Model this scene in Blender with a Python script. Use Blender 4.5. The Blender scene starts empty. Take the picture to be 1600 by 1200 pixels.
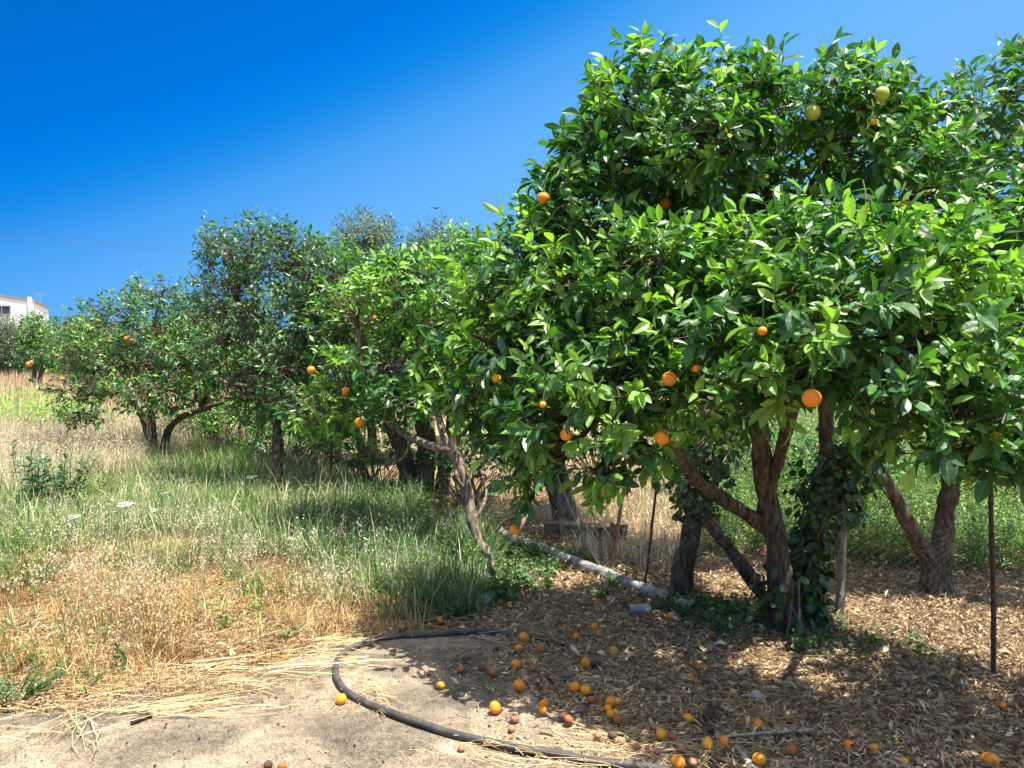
import bpy, math, random
import numpy as np
from mathutils import Vector, noise as mnoise

# ------------------------------------------------------------------ camera, sky, sun, exposure
sc = bpy.context.scene
COL = sc.collection
CAM_H = 1.6
HORIZON = 560.0
FPX = 1200.0
PITCH = math.atan((600 - HORIZON) / FPX)
cam_d = bpy.data.cameras.new('camera')
cam = bpy.data.objects.new('camera', cam_d)
COL.objects.link(cam)
cam.location = (0, 0, CAM_H)
cam.rotation_euler = (math.pi / 2 - PITCH, 0, 0)
cam_d.sensor_width = 36
cam_d.lens = 27
cam_d.clip_start = 0.05
cam_d.clip_end = 3000
sc.camera = cam

SUN_DIR = Vector((0.26, -0.13, 0.96)).normalized()
sun_el = math.asin(SUN_DIR.z)
sun_az = math.atan2(SUN_DIR.x, SUN_DIR.y)
w = bpy.data.worlds.new('World')
sc.world = w
w.use_nodes = True
nt = w.node_tree
nt.nodes.clear()
out = nt.nodes.new('ShaderNodeOutputWorld')
bg = nt.nodes.new('ShaderNodeBackground')
sky = nt.nodes.new('ShaderNodeTexSky')
sky.sky_type = 'NISHITA'
sky.sun_disc = False
sky.sun_elevation = sun_el
sky.sun_rotation = sun_az
sky.altitude = 0
sky.air_density = 1.0
sky.dust_density = 0.3
sky.ozone_density = 3.0
hs = nt.nodes.new('ShaderNodeHueSaturation')
hs.inputs['Saturation'].default_value = 0.3
hs.inputs['Value'].default_value = 1.0
EXPOSURE = 1.42
SKY_STRENGTH = 0.15
nt.links.new(sky.outputs[0], hs.inputs['Color'])
# deep azure away from the sun side, paler toward the right and the horizon (by world direction)
wtc = nt.nodes.new('ShaderNodeTexCoord')
dot = nt.nodes.new('ShaderNodeVectorMath'); dot.operation = 'DOT_PRODUCT'; dot.inputs[1].default_value = (1.1, 0, -2.6)
nt.links.new(wtc.outputs['Generated'], dot.inputs[0])
mr_ = nt.nodes.new('ShaderNodeMapRange'); mr_.inputs['From Min'].default_value = -1.6; mr_.inputs['From Max'].default_value = -0.3
nt.links.new(dot.outputs['Value'], mr_.inputs['Value'])
rp = nt.nodes.new('ShaderNodeValToRGB'); el = rp.color_ramp.elements
stops = [(0.05, (0.0, 0.140, 0.58)), (0.32, (0.0, 0.20, 0.80)), (0.45, (0.0, 0.26, 0.84)), (0.56, (0.07, 0.37, 0.93)), (0.70, (0.13, 0.47, 1.0)), (0.9, (0.18, 0.50, 1.0))]
while len(el) < len(stops): el.new(0.5)
rp.color_ramp.interpolation = 'B_SPLINE'
for i_, (p_, c_) in enumerate(stops): el[i_].position = p_; el[i_].color = (*c_, 1)
nt.links.new(mr_.outputs[0], rp.inputs[0])
sca = nt.nodes.new('ShaderNodeVectorMath'); sca.operation = 'SCALE'; sca.inputs['Scale'].default_value = 1.0 / (2 ** EXPOSURE * SKY_STRENGTH)
nt.links.new(rp.outputs[0], sca.inputs[0])
sep = nt.nodes.new('ShaderNodeSeparateXYZ'); nt.links.new(wtc.outputs['Generated'], sep.inputs[0])
mz = nt.nodes.new('ShaderNodeMapRange'); mz.inputs['From Min'].default_value = 0.47; mz.inputs['From Max'].default_value = 0.62; mz.inputs['To Min'].default_value = 1.0; mz.inputs['To Max'].default_value = 0.0
nt.links.new(sep.outputs['Z'], mz.inputs['Value'])
mxw = nt.nodes.new('ShaderNodeMix'); mxw.data_type = 'RGBA'; mxw.clamp_result = False
nt.links.new(mz.outputs[0], mxw.inputs['Factor']); nt.links.new(hs.outputs[0], mxw.inputs['A']); nt.links.new(sca.outputs[0], mxw.inputs['B'])
nt.links.new(mxw.outputs['Result'], bg.inputs['Color'])
bg.inputs['Strength'].default_value = SKY_STRENGTH
nt.links.new(bg.outputs[0], out.inputs['Surface'])

sd = bpy.data.lights.new('sun', 'SUN')
sd.energy = 4.6
sd.angle = math.radians(0.5)
sd.color = (1.0, 0.94, 0.83)
so = bpy.data.objects.new('sun', sd)
COL.objects.link(so)
so.rotation_euler = SUN_DIR.to_track_quat('Z', 'Y').to_euler()

sc.view_settings.view_transform = 'Standard'
sc.view_settings.look = 'None'
sc.view_settings.exposure = EXPOSURE
sc.view_settings.gamma = 1.0
sc.view_settings.use_curve_mapping = False
sc.cycles.max_bounces = 8
sc.cycles.diffuse_bounces = 4
sc.cycles.glossy_bounces = 2
sc.cycles.transmission_bounces = 5
sc.cycles.sample_clamp_indirect = 6
sc.cycles.use_denoising = True

RNG = np.random.default_rng(11)
random.seed(7)
FWD = np.array([0, math.cos(PITCH), -math.sin(PITCH)])
UPV = np.array([0, math.sin(PITCH), math.cos(PITCH)])
CAMP = np.array([0, 0, CAM_H])

# ------------------------------------------------------------------ measuring helpers
def at(px, py, d):
    """world point seen at photo pixel (px, py) at forward distance d metres"""
    return CAMP + d * FWD + np.array([1, 0, 0]) * (px - 800) / FPX * d + UPV * (600 - py) / FPX * d

def gnd(px, py, z=0.0):
    """world point on the ground seen at that pixel"""
    r = FWD + np.array([1, 0, 0]) * (px - 800) / FPX + UPV * (600 - py) / FPX
    t = (z - CAM_H) / r[2]
    return CAMP + r * t

def proj(P):
    Q = P - CAMP
    d = Q @ FWD
    d = np.where(np.abs(d) < 1e-6, 1e-6, d)
    return 800 + FPX * Q[..., 0] / d, 600 - FPX * (Q @ UPV) / d, d

def inpoly(x, y, poly):
    n = len(poly)
    r = np.zeros(np.shape(x), bool)
    j = n - 1
    for i in range(n):
        xi, yi = poly[i]
        xj, yj = poly[j]
        c = ((yi > y) != (yj > y)) & (x < (xj - xi) * (y - yi) / (yj - yi + 1e-12) + xi)
        r ^= c
        j = i
    return r

def vnoise(x, y, s=1.0, seed=0):
    """cheap smooth value noise, vectorised, -1..1"""
    x = np.asarray(x) * s + seed * 17.3
    y = np.asarray(y) * s + seed * 7.1
    xi = np.floor(x).astype(np.int64); yi = np.floor(y).astype(np.int64)
    fx = x - xi; fy = y - yi
    fx = fx * fx * (3 - 2 * fx); fy = fy * fy * (3 - 2 * fy)
    def h(a, b):
        v = np.sin(a * 127.1 + b * 311.7 + seed * 3.3) * 43758.5453
        return (v - np.floor(v)) * 2 - 1
    return (h(xi, yi) * (1 - fx) + h(xi + 1, yi) * fx) * (1 - fy) + (h(xi, yi + 1) * (1 - fx) + h(xi + 1, yi + 1) * fx) * fy

def norm(v):
    return v / np.maximum(np.linalg.norm(v, axis=-1, keepdims=True), 1e-9)

# ------------------------------------------------------------------ object helpers
def tag(o, label=None, cat=None, group=None, kind=None):
    if label: o['label'] = label
    if cat: o['category'] = cat
    if group: o['group'] = group
    if kind: o['kind'] = kind
    return o

def empty(name, loc, label, cat, group=None):
    o = bpy.data.objects.new(name, None)
    COL.objects.link(o)
    o.location = loc
    o.empty_display_size = 0.1
    return tag(o, label, cat, group)

def link_mesh(name, me, mat, parent=None, loc=None):
    o = bpy.data.objects.new(name, me)
    COL.objects.link(o)
    if mat is not None and not me.materials:
        me.materials.append(mat)
    if parent is not None:
        o.parent = parent
        # geometry is written in world space; keep it there
        if loc is None:
            o.location = -Vector(parent.location)
        else:
            o.location = loc
    elif loc is not None:
        o.location = loc
    return o

def raw_mesh(name, V, F, tint=None, uv=None, smooth=False, origin=None):
    """V (n,3), F (m,3) or (m,4) arrays; tint (n,3) per vertex colour"""
    V = np.asarray(V, np.float32)
    if origin is not None:
        V = V - np.asarray(origin, np.float32)
    F = np.asarray(F, np.int32)
    me = bpy.data.meshes.new(name)
    k = F.shape[1]
    me.vertices.add(len(V)); me.vertices.foreach_set('co', V.ravel())
    me.loops.add(F.size); me.loops.foreach_set('vertex_index', F.ravel())
    me.polygons.add(len(F))
    me.polygons.foreach_set('loop_start', np.arange(0, F.size, k, dtype=np.int32))
    me.polygons.foreach_set('loop_total', np.full(len(F), k, np.int32))
    me.polygons.foreach_set('use_smooth', np.full(len(F), smooth, bool))
    if tint is not None:
        a = me.color_attributes.new('tint', 'FLOAT_COLOR', 'POINT')
        c = np.ones((len(V), 4), np.float32); c[:, :3] = tint
        a.data.foreach_set('color', c.ravel())
    if uv is not None:
        a = me.attributes.new('across', 'FLOAT', 'POINT')
        a.data.foreach_set('value', np.asarray(uv, np.float32))
    me.update(calc_edges=True)
    return me

class Geo:
    """collects pieces of one mesh"""
    def __init__(s): s.V = []; s.F = []; s.T = []; s.U = []; s.n = 0
    def add(s, V, F, T=None, U=None):
        V = np.asarray(V); F = np.asarray(F)
        s.V.append(V); s.F.append(F + s.n); s.n += len(V)
        s.T.append(np.broadcast_to(np.asarray(T if T is not None else (1, 1, 1), float), (len(V), 3)))
        s.U.append(np.zeros(len(V)) if U is None else U)
    def tris(s):
        r = []
        for f in s.F:
            if f.shape[1] == 4:
                r.append(f[:, [0, 1, 2]]); r.append(f[:, [0, 2, 3]])
            else: r.append(f)
        return np.concatenate(r)
    def build(s, name, mat, parent=None, smooth=False, origin=None, keepq=False):
        F = s.tris() if not keepq else np.concatenate(s.F)
        me = raw_mesh(name, np.concatenate(s.V), F, np.concatenate(s.T), np.concatenate(s.U), smooth, origin)
        if parent is None and origin is not None:
            return link_mesh(name, me, mat, None, loc=tuple(origin))
        return link_mesh(name, me, mat, parent)

# ------------------------------------------------------------------ materials
def mat(name):
    m = bpy.data.materials.new(name); m.use_nodes = True
    n = m.node_tree; n.nodes.clear()
    o = n.nodes.new('ShaderNodeOutputMaterial')
    return m, n, o

def nd(n, t, **kw):
    x = n.nodes.new(t)
    for k, v in kw.items():
        if k in x.inputs: x.inputs[k].default_value = v
        else: setattr(x, k, v)
    return x

def leaf_mat(name, rough=0.42, trans=0.35, spec=0.5, rib=0.25, tcol=(1.25, 1.45, 0.45)):
    m, n, o = mat(name)
    at_ = nd(n, 'ShaderNodeAttribute', attribute_name='tint')
    ac = nd(n, 'ShaderNodeAttribute', attribute_name='across')
    # pale midrib along the leaf and fine mottling of the blade
    mr = nd(n, 'ShaderNodeMapRange'); mr.inputs['From Min'].default_value = 0.16; mr.inputs['From Max'].default_value = 0.0
    mr.inputs['To Min'].default_value = 0.0; mr.inputs['To Max'].default_value = rib
    n.links.new(ac.outputs['Fac'], mr.inputs['Value'])
    mx = nd(n, 'ShaderNodeMix', data_type='RGBA')
    n.links.new(mr.outputs[0], mx.inputs['Factor'])
    n.links.new(at_.outputs['Color'], mx.inputs['A']); mx.inputs['B'].default_value = (0.35, 0.45, 0.15, 1)
    nz = nd(n, 'ShaderNodeTexNoise'); nz.inputs['Scale'].default_value = 60; nz.inputs['Detail'].default_value = 2
    tc = nd(n, 'ShaderNodeTexCoord'); n.links.new(tc.outputs['Object'], nz.inputs['Vector'])
    hv = nd(n, 'ShaderNodeHueSaturation')
    mm = nd(n, 'ShaderNodeMapRange'); mm.inputs['To Min'].default_value = 0.7; mm.inputs['To Max'].default_value = 1.3
    n.links.new(nz.outputs['Fac'], mm.inputs['Value']); n.links.new(mm.outputs[0], hv.inputs['Value'])
    n.links.new(mx.outputs['Result'], hv.inputs['Color'])
    p = nd(n, 'ShaderNodeBsdfPrincipled'); p.inputs['Roughness'].default_value = rough
    p.inputs['Specular IOR Level'].default_value = spec
    n.links.new(hv.outputs[0], p.inputs['Base Color'])
    bp = nd(n, 'ShaderNodeBump'); bp.inputs['Strength'].default_value = 0.35; bp.inputs['Distance'].default_value = 0.004
    n.links.new(nz.outputs['Fac'], bp.inputs['Height']); n.links.new(bp.outputs[0], p.inputs['Normal'])
    t = nd(n, 'ShaderNodeBsdfTranslucent')
    vm = nd(n, 'ShaderNodeVectorMath', operation='MULTIPLY'); vm.inputs[1].default_value = tcol
    n.links.new(hv.outputs[0], vm.inputs[0]); n.links.new(vm.outputs[0], t.inputs['Color'])
    ms = nd(n, 'ShaderNodeMixShader'); ms.inputs[0].default_value = trans
    n.links.new(p.outputs[0], ms.inputs[1]); n.links.new(t.outputs[0], ms.inputs[2])
    n.links.new(ms.outputs[0], o.inputs['Surface'])
    return m

def tint_mat(name, rough=0.8, trans=0.0, spec=0.3, bump=0.0, bscale=200):
    m, n, o = mat(name)
    a = nd(n, 'ShaderNodeAttribute', attribute_name='tint')
    p = nd(n, 'ShaderNodeBsdfPrincipled'); p.inputs['Roughness'].default_value = rough
    p.inputs['Specular IOR Level'].default_value = spec
    tc = nd(n, 'ShaderNodeTexCoord')
    nz = nd(n, 'ShaderNodeTexNoise'); nz.inputs['Scale'].default_value = bscale; nz.inputs['Detail'].default_value = 4
    n.links.new(tc.outputs['Object'], nz.inputs['Vector'])
    mm = nd(n, 'ShaderNodeMapRange'); mm.inputs['To Min'].default_value = 0.65; mm.inputs['To Max'].default_value = 1.35
    n.links.new(nz.outputs['Fac'], mm.inputs['Value'])
    hv = nd(n, 'ShaderNodeHueSaturation'); n.links.new(mm.outputs[0], hv.inputs['Value'])
    n.links.new(a.outputs['Color'], hv.inputs['Color'])
    n.links.new(hv.outputs[0], p.inputs['Base Color'])
    if bump:
        b = nd(n, 'ShaderNodeBump'); b.inputs['Strength'].default_value = bump; b.inputs['Distance'].default_value = 0.003
        n.links.new(nz.outputs['Fac'], b.inputs['Height']); n.links.new(b.outputs[0], p.inputs['Normal'])
    if trans:
        t = nd(n, 'ShaderNodeBsdfTranslucent'); n.links.new(hv.outputs[0], t.inputs['Color'])
        ms = nd(n, 'ShaderNodeMixShader'); ms.inputs[0].default_value = trans
        n.links.new(p.outputs[0], ms.inputs[1]); n.links.new(t.outputs[0], ms.inputs[2])
        n.links.new(ms.outputs[0], o.inputs['Surface'])
    else:
        n.links.new(p.outputs[0], o.inputs['Surface'])
    return m

def ramp(n, fac, stops):
    r = nd(n, 'ShaderNodeValToRGB')
    e = r.color_ramp.elements
    while len(e) < len(stops): e.new(0.5)
    for i, (p, c) in enumerate(stops):
        e[i].position = p; e[i].color = (*c, 1)
    n.links.new(fac, r.inputs[0])
    return r

def bark_mat(name, dark, mid, light):
    m, n, o = mat(name)
    tc = nd(n, 'ShaderNodeTexCoord')
    mp = nd(n, 'ShaderNodeMapping'); mp.inputs['Scale'].default_value = (1, 1, 0.28)
    n.links.new(tc.outputs['Object'], mp.inputs['Vector'])
    nz = nd(n, 'ShaderNodeTexNoise'); nz.inputs['Scale'].default_value = 38; nz.inputs['Detail'].default_value = 8; nz.inputs['Roughness'].default_value = 0.7
    n.links.new(mp.outputs[0], nz.inputs['Vector'])
    r = ramp(n, nz.outputs['Fac'], [(0.36, dark), (0.5, mid), (0.66, light)])
    n2 = nd(n, 'ShaderNodeTexNoise'); n2.inputs['Scale'].default_value = 5; n2.inputs['Detail'].default_value = 3
    n.links.new(tc.outputs['Object'], n2.inputs['Vector'])
    mx = nd(n, 'ShaderNodeMix', data_type='RGBA', blend_type='MULTIPLY'); mx.inputs['Factor'].default_value = 0.6
    r2 = ramp(n, n2.outputs['Fac'], [(0.35, (0.55, 0.6, 0.5)), (0.65, (1.1, 1.05, 1.0))])
    n.links.new(r.outputs[0], mx.inputs['A']); n.links.new(r2.outputs[0], mx.inputs['B'])
    p = nd(n, 'ShaderNodeBsdfPrincipled'); p.inputs['Roughness'].default_value = 0.88; p.inputs['Specular IOR Level'].default_value = 0.25
    b = nd(n, 'ShaderNodeBump'); b.inputs['Strength'].default_value = 0.9; b.inputs['Distance'].default_value = 0.012
    n.links.new(nz.outputs['Fac'], b.inputs['Height']); n.links.new(b.outputs[0], p.inputs['Normal'])
    n.links.new(mx.outputs['Result'], p.inputs['Base Color'])
    n.links.new(p.outputs[0], o.inputs['Surface'])
    return m

def ground_mat():
    m, n, o = mat('ground_soil')
    tc = nd(n, 'ShaderNodeTexCoord')
    a = nd(n, 'ShaderNodeAttribute', attribute_name='tint')
    nz = nd(n, 'ShaderNodeTexNoise'); nz.inputs['Scale'].default_value = 14; nz.inputs['Detail'].default_value = 9; nz.inputs['Roughness'].default_value = 0.75
    n.links.new(tc.outputs['Object'], nz.inputs['Vector'])
    vo = nd(n, 'ShaderNodeTexVoronoi'); vo.inputs['Scale'].default_value = 55
    n.links.new(tc.outputs['Object'], vo.inputs['Vector'])
    r = ramp(n, nz.outputs['Fac'], [(0.3, (0.45, 0.42, 0.38)), (0.55, (1, 1, 1)), (0.75, (1.6, 1.5, 1.35))])
    mx = nd(n, 'ShaderNodeMix', data_type='RGBA', blend_type='MULTIPLY'); mx.inputs['Factor'].default_value = 1
    n.links.new(a.outputs['Color'], mx.inputs['A']); n.links.new(r.outputs[0], mx.inputs['B'])
    m2 = nd(n, 'ShaderNodeMix', data_type='RGBA', blend_type='MULTIPLY'); m2.inputs['Factor'].default_value = 0.6
    vr = ramp(n, vo.outputs['Distance'], [(0.0, (1.2, 1.18, 1.1)), (0.5, (0.6, 0.58, 0.55))])
    n.links.new(mx.outputs['Result'], m2.inputs['A']); n.links.new(vr.outputs[0], m2.inputs['B'])
    p = nd(n, 'ShaderNodeBsdfPrincipled'); p.inputs['Roughness'].default_value = 0.95; p.inputs['Specular IOR Level'].default_value = 0.1
    b = nd(n, 'ShaderNodeBump'); b.inputs['Strength'].default_value = 0.8; b.inputs['Distance'].default_value = 0.02
    n.links.new(nz.outputs['Fac'], b.inputs['Height']); n.links.new(b.outputs[0], p.inputs['Normal'])
    n.links.new(m2.outputs['Result'], p.inputs['Base Color'])
    n.links.new(p.outputs[0], o.inputs['Surface'])
    return m

def concrete_mat():
    m, n, o = mat('old_concrete')
    tc = nd(n, 'ShaderNodeTexCoord')
    big = nd(n, 'ShaderNodeTexNoise'); big.inputs['Scale'].default_value = 2.2; big.inputs['Detail'].default_value = 6; big.inputs['Roughness'].default_value = 0.6; big.inputs['Distortion'].default_value = 0.6
    med = nd(n, 'ShaderNodeTexNoise'); med.inputs['Scale'].default_value = 18; med.inputs['Detail'].default_value = 8; med.inputs['Roughness'].default_value = 0.75
    fine = nd(n, 'ShaderNodeTexNoise'); fine.inputs['Scale'].default_value = 140; fine.inputs['Detail'].default_value = 4
    vo = nd(n, 'ShaderNodeTexVoronoi'); vo.inputs['Scale'].default_value = 48; vo.inputs['Randomness'].default_value = 1
    for x in (big, med, fine, vo): n.links.new(tc.outputs['Object'], x.inputs['Vector'])
    c1 = ramp(n, big.outputs['Fac'], [(0.32, (0.10, 0.088, 0.07)), (0.45, (0.16, 0.135, 0.102)), (0.56, (0.25, 0.20, 0.145)), (0.68, (0.36, 0.275, 0.21))])
    c2 = ramp(n, med.outputs['Fac'], [(0.3, (0.5, 0.47, 0.43)), (0.5, (1, 1, 1)), (0.7, (1.3, 1.26, 1.18))])
    c3 = ramp(n, fine.outputs['Fac'], [(0.35, (0.5, 0.48, 0.45)), (0.52, (1, 1, 1)), (0.66, (1.45, 1.42, 1.36))])
    # pale aggregate chips and dark pits
    c4 = ramp(n, vo.outputs['Distance'], [(0.0, (1.5, 1.47, 1.4)), (0.16, (1.35, 1.3, 1.25)), (0.24, (1, 1, 1)), (1.0, (0.95, 0.95, 0.95))])
    sel = nd(n, 'ShaderNodeSeparateColor'); n.links.new(vo.outputs['Color'], sel.inputs[0])
    gt = nd(n, 'ShaderNodeMath', operation='GREATER_THAN'); gt.inputs[1].default_value = 0.5
    n.links.new(sel.outputs[0], gt.inputs[0])
    def mul(a, b, f=1.0, fac=None):
        x = nd(n, 'ShaderNodeMix', data_type='RGBA', blend_type='MULTIPLY'); x.inputs['Factor'].default_value = f
        if fac is not None: n.links.new(fac, x.inputs['Factor'])
        n.links.new(a, x.inputs['A']); n.links.new(b, x.inputs['B']); return x.outputs['Result']
    c = mul(mul(mul(c1.outputs[0], c2.outputs[0]), c3.outputs[0]), c4.outputs[0], 1, gt.outputs[0])
    p = nd(n, 'ShaderNodeBsdfPrincipled'); p.inputs['Roughness'].default_value = 0.9; p.inputs['Specular IOR Level'].default_value = 0.2
    n.links.new(c, p.inputs['Base Color'])
    ad = nd(n, 'ShaderNodeMath', operation='ADD'); n.links.new(med.outputs['Fac'], ad.inputs[0]); n.links.new(fine.outputs['Fac'], ad.inputs[1])
    b = nd(n, 'ShaderNodeBump'); b.inputs['Strength'].default_value = 0.7; b.inputs['Distance'].default_value = 0.006
    n.links.new(ad.outputs[0], b.inputs['Height']); n.links.new(b.outputs[0], p.inputs['Normal'])
    n.links.new(p.outputs[0], o.inputs['Surface'])
    return m

def plain_mat(name, col, rough=0.6, spec=0.4, nscale=30, var=0.25, bump=0.3, metallic=0.0, col2=None):
    m, n, o = mat(name)
    tc = nd(n, 'ShaderNodeTexCoord')
    nz = nd(n, 'ShaderNodeTexNoise'); nz.inputs['Scale'].default_value = nscale; nz.inputs['Detail'].default_value = 6; nz.inputs['Roughness'].default_value = 0.65
    n.links.new(tc.outputs['Object'], nz.inputs['Vector'])
    c2 = col2 or tuple(c * (1 - var * 1.6) for c in col)
    r = ramp(n, nz.outputs['Fac'], [(0.35, c2), (0.6, col)])
    p = nd(n, 'ShaderNodeBsdfPrincipled'); p.inputs['Roughness'].default_value = rough; p.inputs['Specular IOR Level'].default_value = spec
    p.inputs['Metallic'].default_value = metallic
    n.links.new(r.outputs[0], p.inputs['Base Color'])
    b = nd(n, 'ShaderNodeBump'); b.inputs['Strength'].default_value = bump; b.inputs['Distance'].default_value = 0.003
    n.links.new(nz.outputs['Fac'], b.inputs['Height']); n.links.new(b.outputs[0], p.inputs['Normal'])
    n.links.new(p.outputs[0], o.inputs['Surface'])
    return m

def fruit_mat(name, col, rough=0.42, col2=None, spots=0.0, dimple=0.35):
    m, n, o = mat(name)
    tc = nd(n, 'ShaderNodeTexCoord')
    oi = nd(n, 'ShaderNodeObjectInfo')
    add = nd(n, 'ShaderNodeVectorMath', operation='ADD')
    n.links.new(tc.outputs['Object'], add.inputs[0]); n.links.new(oi.outputs['Location'], add.inputs[1])
    nz = nd(n, 'ShaderNodeTexNoise'); nz.inputs['Scale'].default_value = 22; nz.inputs['Detail'].default_value = 5
    n.links.new(add.outputs[0], nz.inputs['Vector'])
    r = ramp(n, nz.outputs['Fac'], [(0.36, col2 or col), (0.62, col)])
    vo = nd(n, 'ShaderNodeTexVoronoi'); vo.inputs['Scale'].default_value = 420
    n.links.new(add.outputs[0], vo.inputs['Vector'])
    p = nd(n, 'ShaderNodeBsdfPrincipled'); p.inputs['Roughness'].default_value = rough
    bl = nd(n, 'ShaderNodeTexNoise'); bl.inputs['Scale'].default_value = 3.2; bl.inputs['Detail'].default_value = 6; bl.inputs['Roughness'].default_value = 0.7
    n.links.new(add.outputs[0], bl.inputs['Vector'])
    br = ramp(n, bl.outputs['Fac'], [(0.30, (0.35, 0.25, 0.2)), (0.40, (0.85, 0.8, 0.8)), (0.46, (1, 1, 1))])
    mb = nd(n, 'ShaderNodeMix', data_type='RGBA', blend_type='MULTIPLY'); mb.inputs['Factor'].default_value = 1
    n.links.new(r.outputs[0], mb.inputs['A']); n.links.new(br.outputs[0], mb.inputs['B'])
    n.links.new(mb.outputs['Result'], p.inputs['Base Color'])
    b = nd(n, 'ShaderNodeBump'); b.inputs['Strength'].default_value = dimple; b.inputs['Distance'].default_value = 0.001
    n.links.new(vo.outputs['Distance'], b.inputs['Height']); n.links.new(b.outputs[0], p.inputs['Normal'])
    n.links.new(p.outputs[0], o.inputs['Surface'])
    return m

M_LEAF = leaf_mat('citrus_leaf', rough=0.43, trans=0.36, spec=0.7)
M_FARLEAF = leaf_mat('citrus_leaf_far', rough=0.44, trans=0.3, rib=0.1, spec=0.7)
M_OLIVE = leaf_mat('olive_leaf', rough=0.5, trans=0.15, rib=0.0, tcol=(1, 1.1, 0.7))
M_WEED = leaf_mat('weed_leaf', rough=0.6, trans=0.35, rib=0.1)
M_IVY = leaf_mat('ivy_leaf', rough=0.35, trans=0.2, rib=0.15)
M_GRASS = tint_mat('grass_blade', rough=0.6, trans=0.35, spec=0.35, bscale=25)
M_LITTER = tint_mat('fallen_leaf', rough=0.75, trans=0.18, spec=0.3, bscale=80)
M_STRAW = tint_mat('straw', rough=0.55, trans=0.1, spec=0.4, bscale=30)
M_BARK = bark_mat('bark', (0.03, 0.022, 0.015), (0.10, 0.078, 0.052), (0.24, 0.19, 0.135))
M_BARKP = bark_mat('bark_pale', (0.05, 0.038, 0.03), (0.20, 0.155, 0.12), (0.42, 0.35, 0.28))
M_TWIG = plain_mat('twig', (0.26, 0.21, 0.15), 0.85, 0.2, 60, 0.4)
M_GTWIG = plain_mat('green_twig', (0.10, 0.14, 0.04), 0.6, 0.3, 60, 0.3)
M_GROUND = ground_mat()
M_CONC = concrete_mat()

# ------------------------------------------------------------------ vectorised shapes
def leaves(P, D, N, L, W, curl, tint, fold=0.35, detail=2):
    """leaf blades as triangles. P base, D direction, N upper side normal, L, W sizes, curl (droop along length)."""
    n = len(P)
    D = norm(D); S = norm(np.cross(D, N)); N = np.cross(S, D)
    L = np.broadcast_to(L, (n,)).astype(float); W = np.broadcast_to(W, (n,)).astype(float)
    curl = np.broadcast_to(curl, (n,)).astype(float)
    if detail == 2:
        ts = [0.3, 0.58, 0.82]; ws = [0.82, 1.0, 0.62]
    elif detail == 1:
        ts = [0.5]; ws = [1.0]
    def pt(t, wv, side):
        drop = -curl * (t ** 2) * L
        lift = np.abs(side) * fold * wv * W * 0.5
        return P + D * (t * L)[:, None] + S * (side * wv * W * 0.5)[:, None] + N * (drop + lift)[:, None]
    fold = np.broadcast_to(fold, (n,)).astype(float)
    one = np.ones(n)
    vs = [P]
    us = [np.zeros(n)]
    for t, wv in zip(ts, ws):
        for sd_ in (-1, 0, 1):
            vs.append(pt(t * one, wv * one, sd_ * one)); us.append(np.full(n, abs(sd_) * 1.0))
    vs.append(pt(one, 0 * one, 0 * one)); us.append(np.zeros(n))
    k = len(vs)
    V = np.stack(vs, 1).reshape(-1, 3)
    U = np.stack(us, 1).reshape(-1)
    f = [(0, 2, 1), (0, 3, 2)]
    for i in range(len(ts) - 1):
        a = 1 + 3 * i
        f += [(a, a + 1, a + 4), (a, a + 4, a + 3), (a + 1, a + 2, a + 5), (a + 1, a + 5, a + 4)]
    a = 1 + 3 * (len(ts) - 1)
    f += [(a, a + 1, k - 1), (a + 1, a + 2, k - 1)]
    F = (np.arange(n) * k)[:, None, None] + np.array(f)[None]
    T = np.repeat(np.asarray(tint), k, 0)
    return V, F.reshape(-1, 3), T, U

def blades(P, az, H, bend, W, tint, segs=3, tip_tint=None, lean=None):
    """grass blades: ribbons that rise and bend over"""
    n = len(P)
    dirx = np.stack([np.cos(az), np.sin(az), np.zeros(n)], 1)
    side = np.stack([-np.sin(az), np.cos(az), np.zeros(n)], 1)
    vs = []; ts = []
    for i in range(segs + 1):
        t = i / segs
        ang = bend * t * 0.9
        # arc position
        r = np.where(np.abs(bend) < 1e-3, 1e-3, bend)
        x = (1 - np.cos(r * t)) / r * H; z = np.sin(r * t) / r * H
        c = P + dirx * x[:, None] + np.array([0, 0, 1]) * z[:, None]
        wv = (W * (1 - t ** 1.5) + 0.0004)[:, None] * 0.5
        vs += [c - side * wv, c + side * wv]
        tt = tint if tip_tint is None else tint * (1 - t) + tip_tint * t
        ts += [tt, tt]
    k = len(vs)
    V = np.stack(vs, 1).reshape(-1, 3); T = np.stack(ts, 1).reshape(-1, 3)
    f = []
    for i in range(segs):
        a = 2 * i
        f += [(a, a + 1, a + 3, a + 2)]
    F = (np.arange(n) * k)[:, None, None] + np.array(f)[None]
    return V, F.reshape(-1, 4), T

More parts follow.
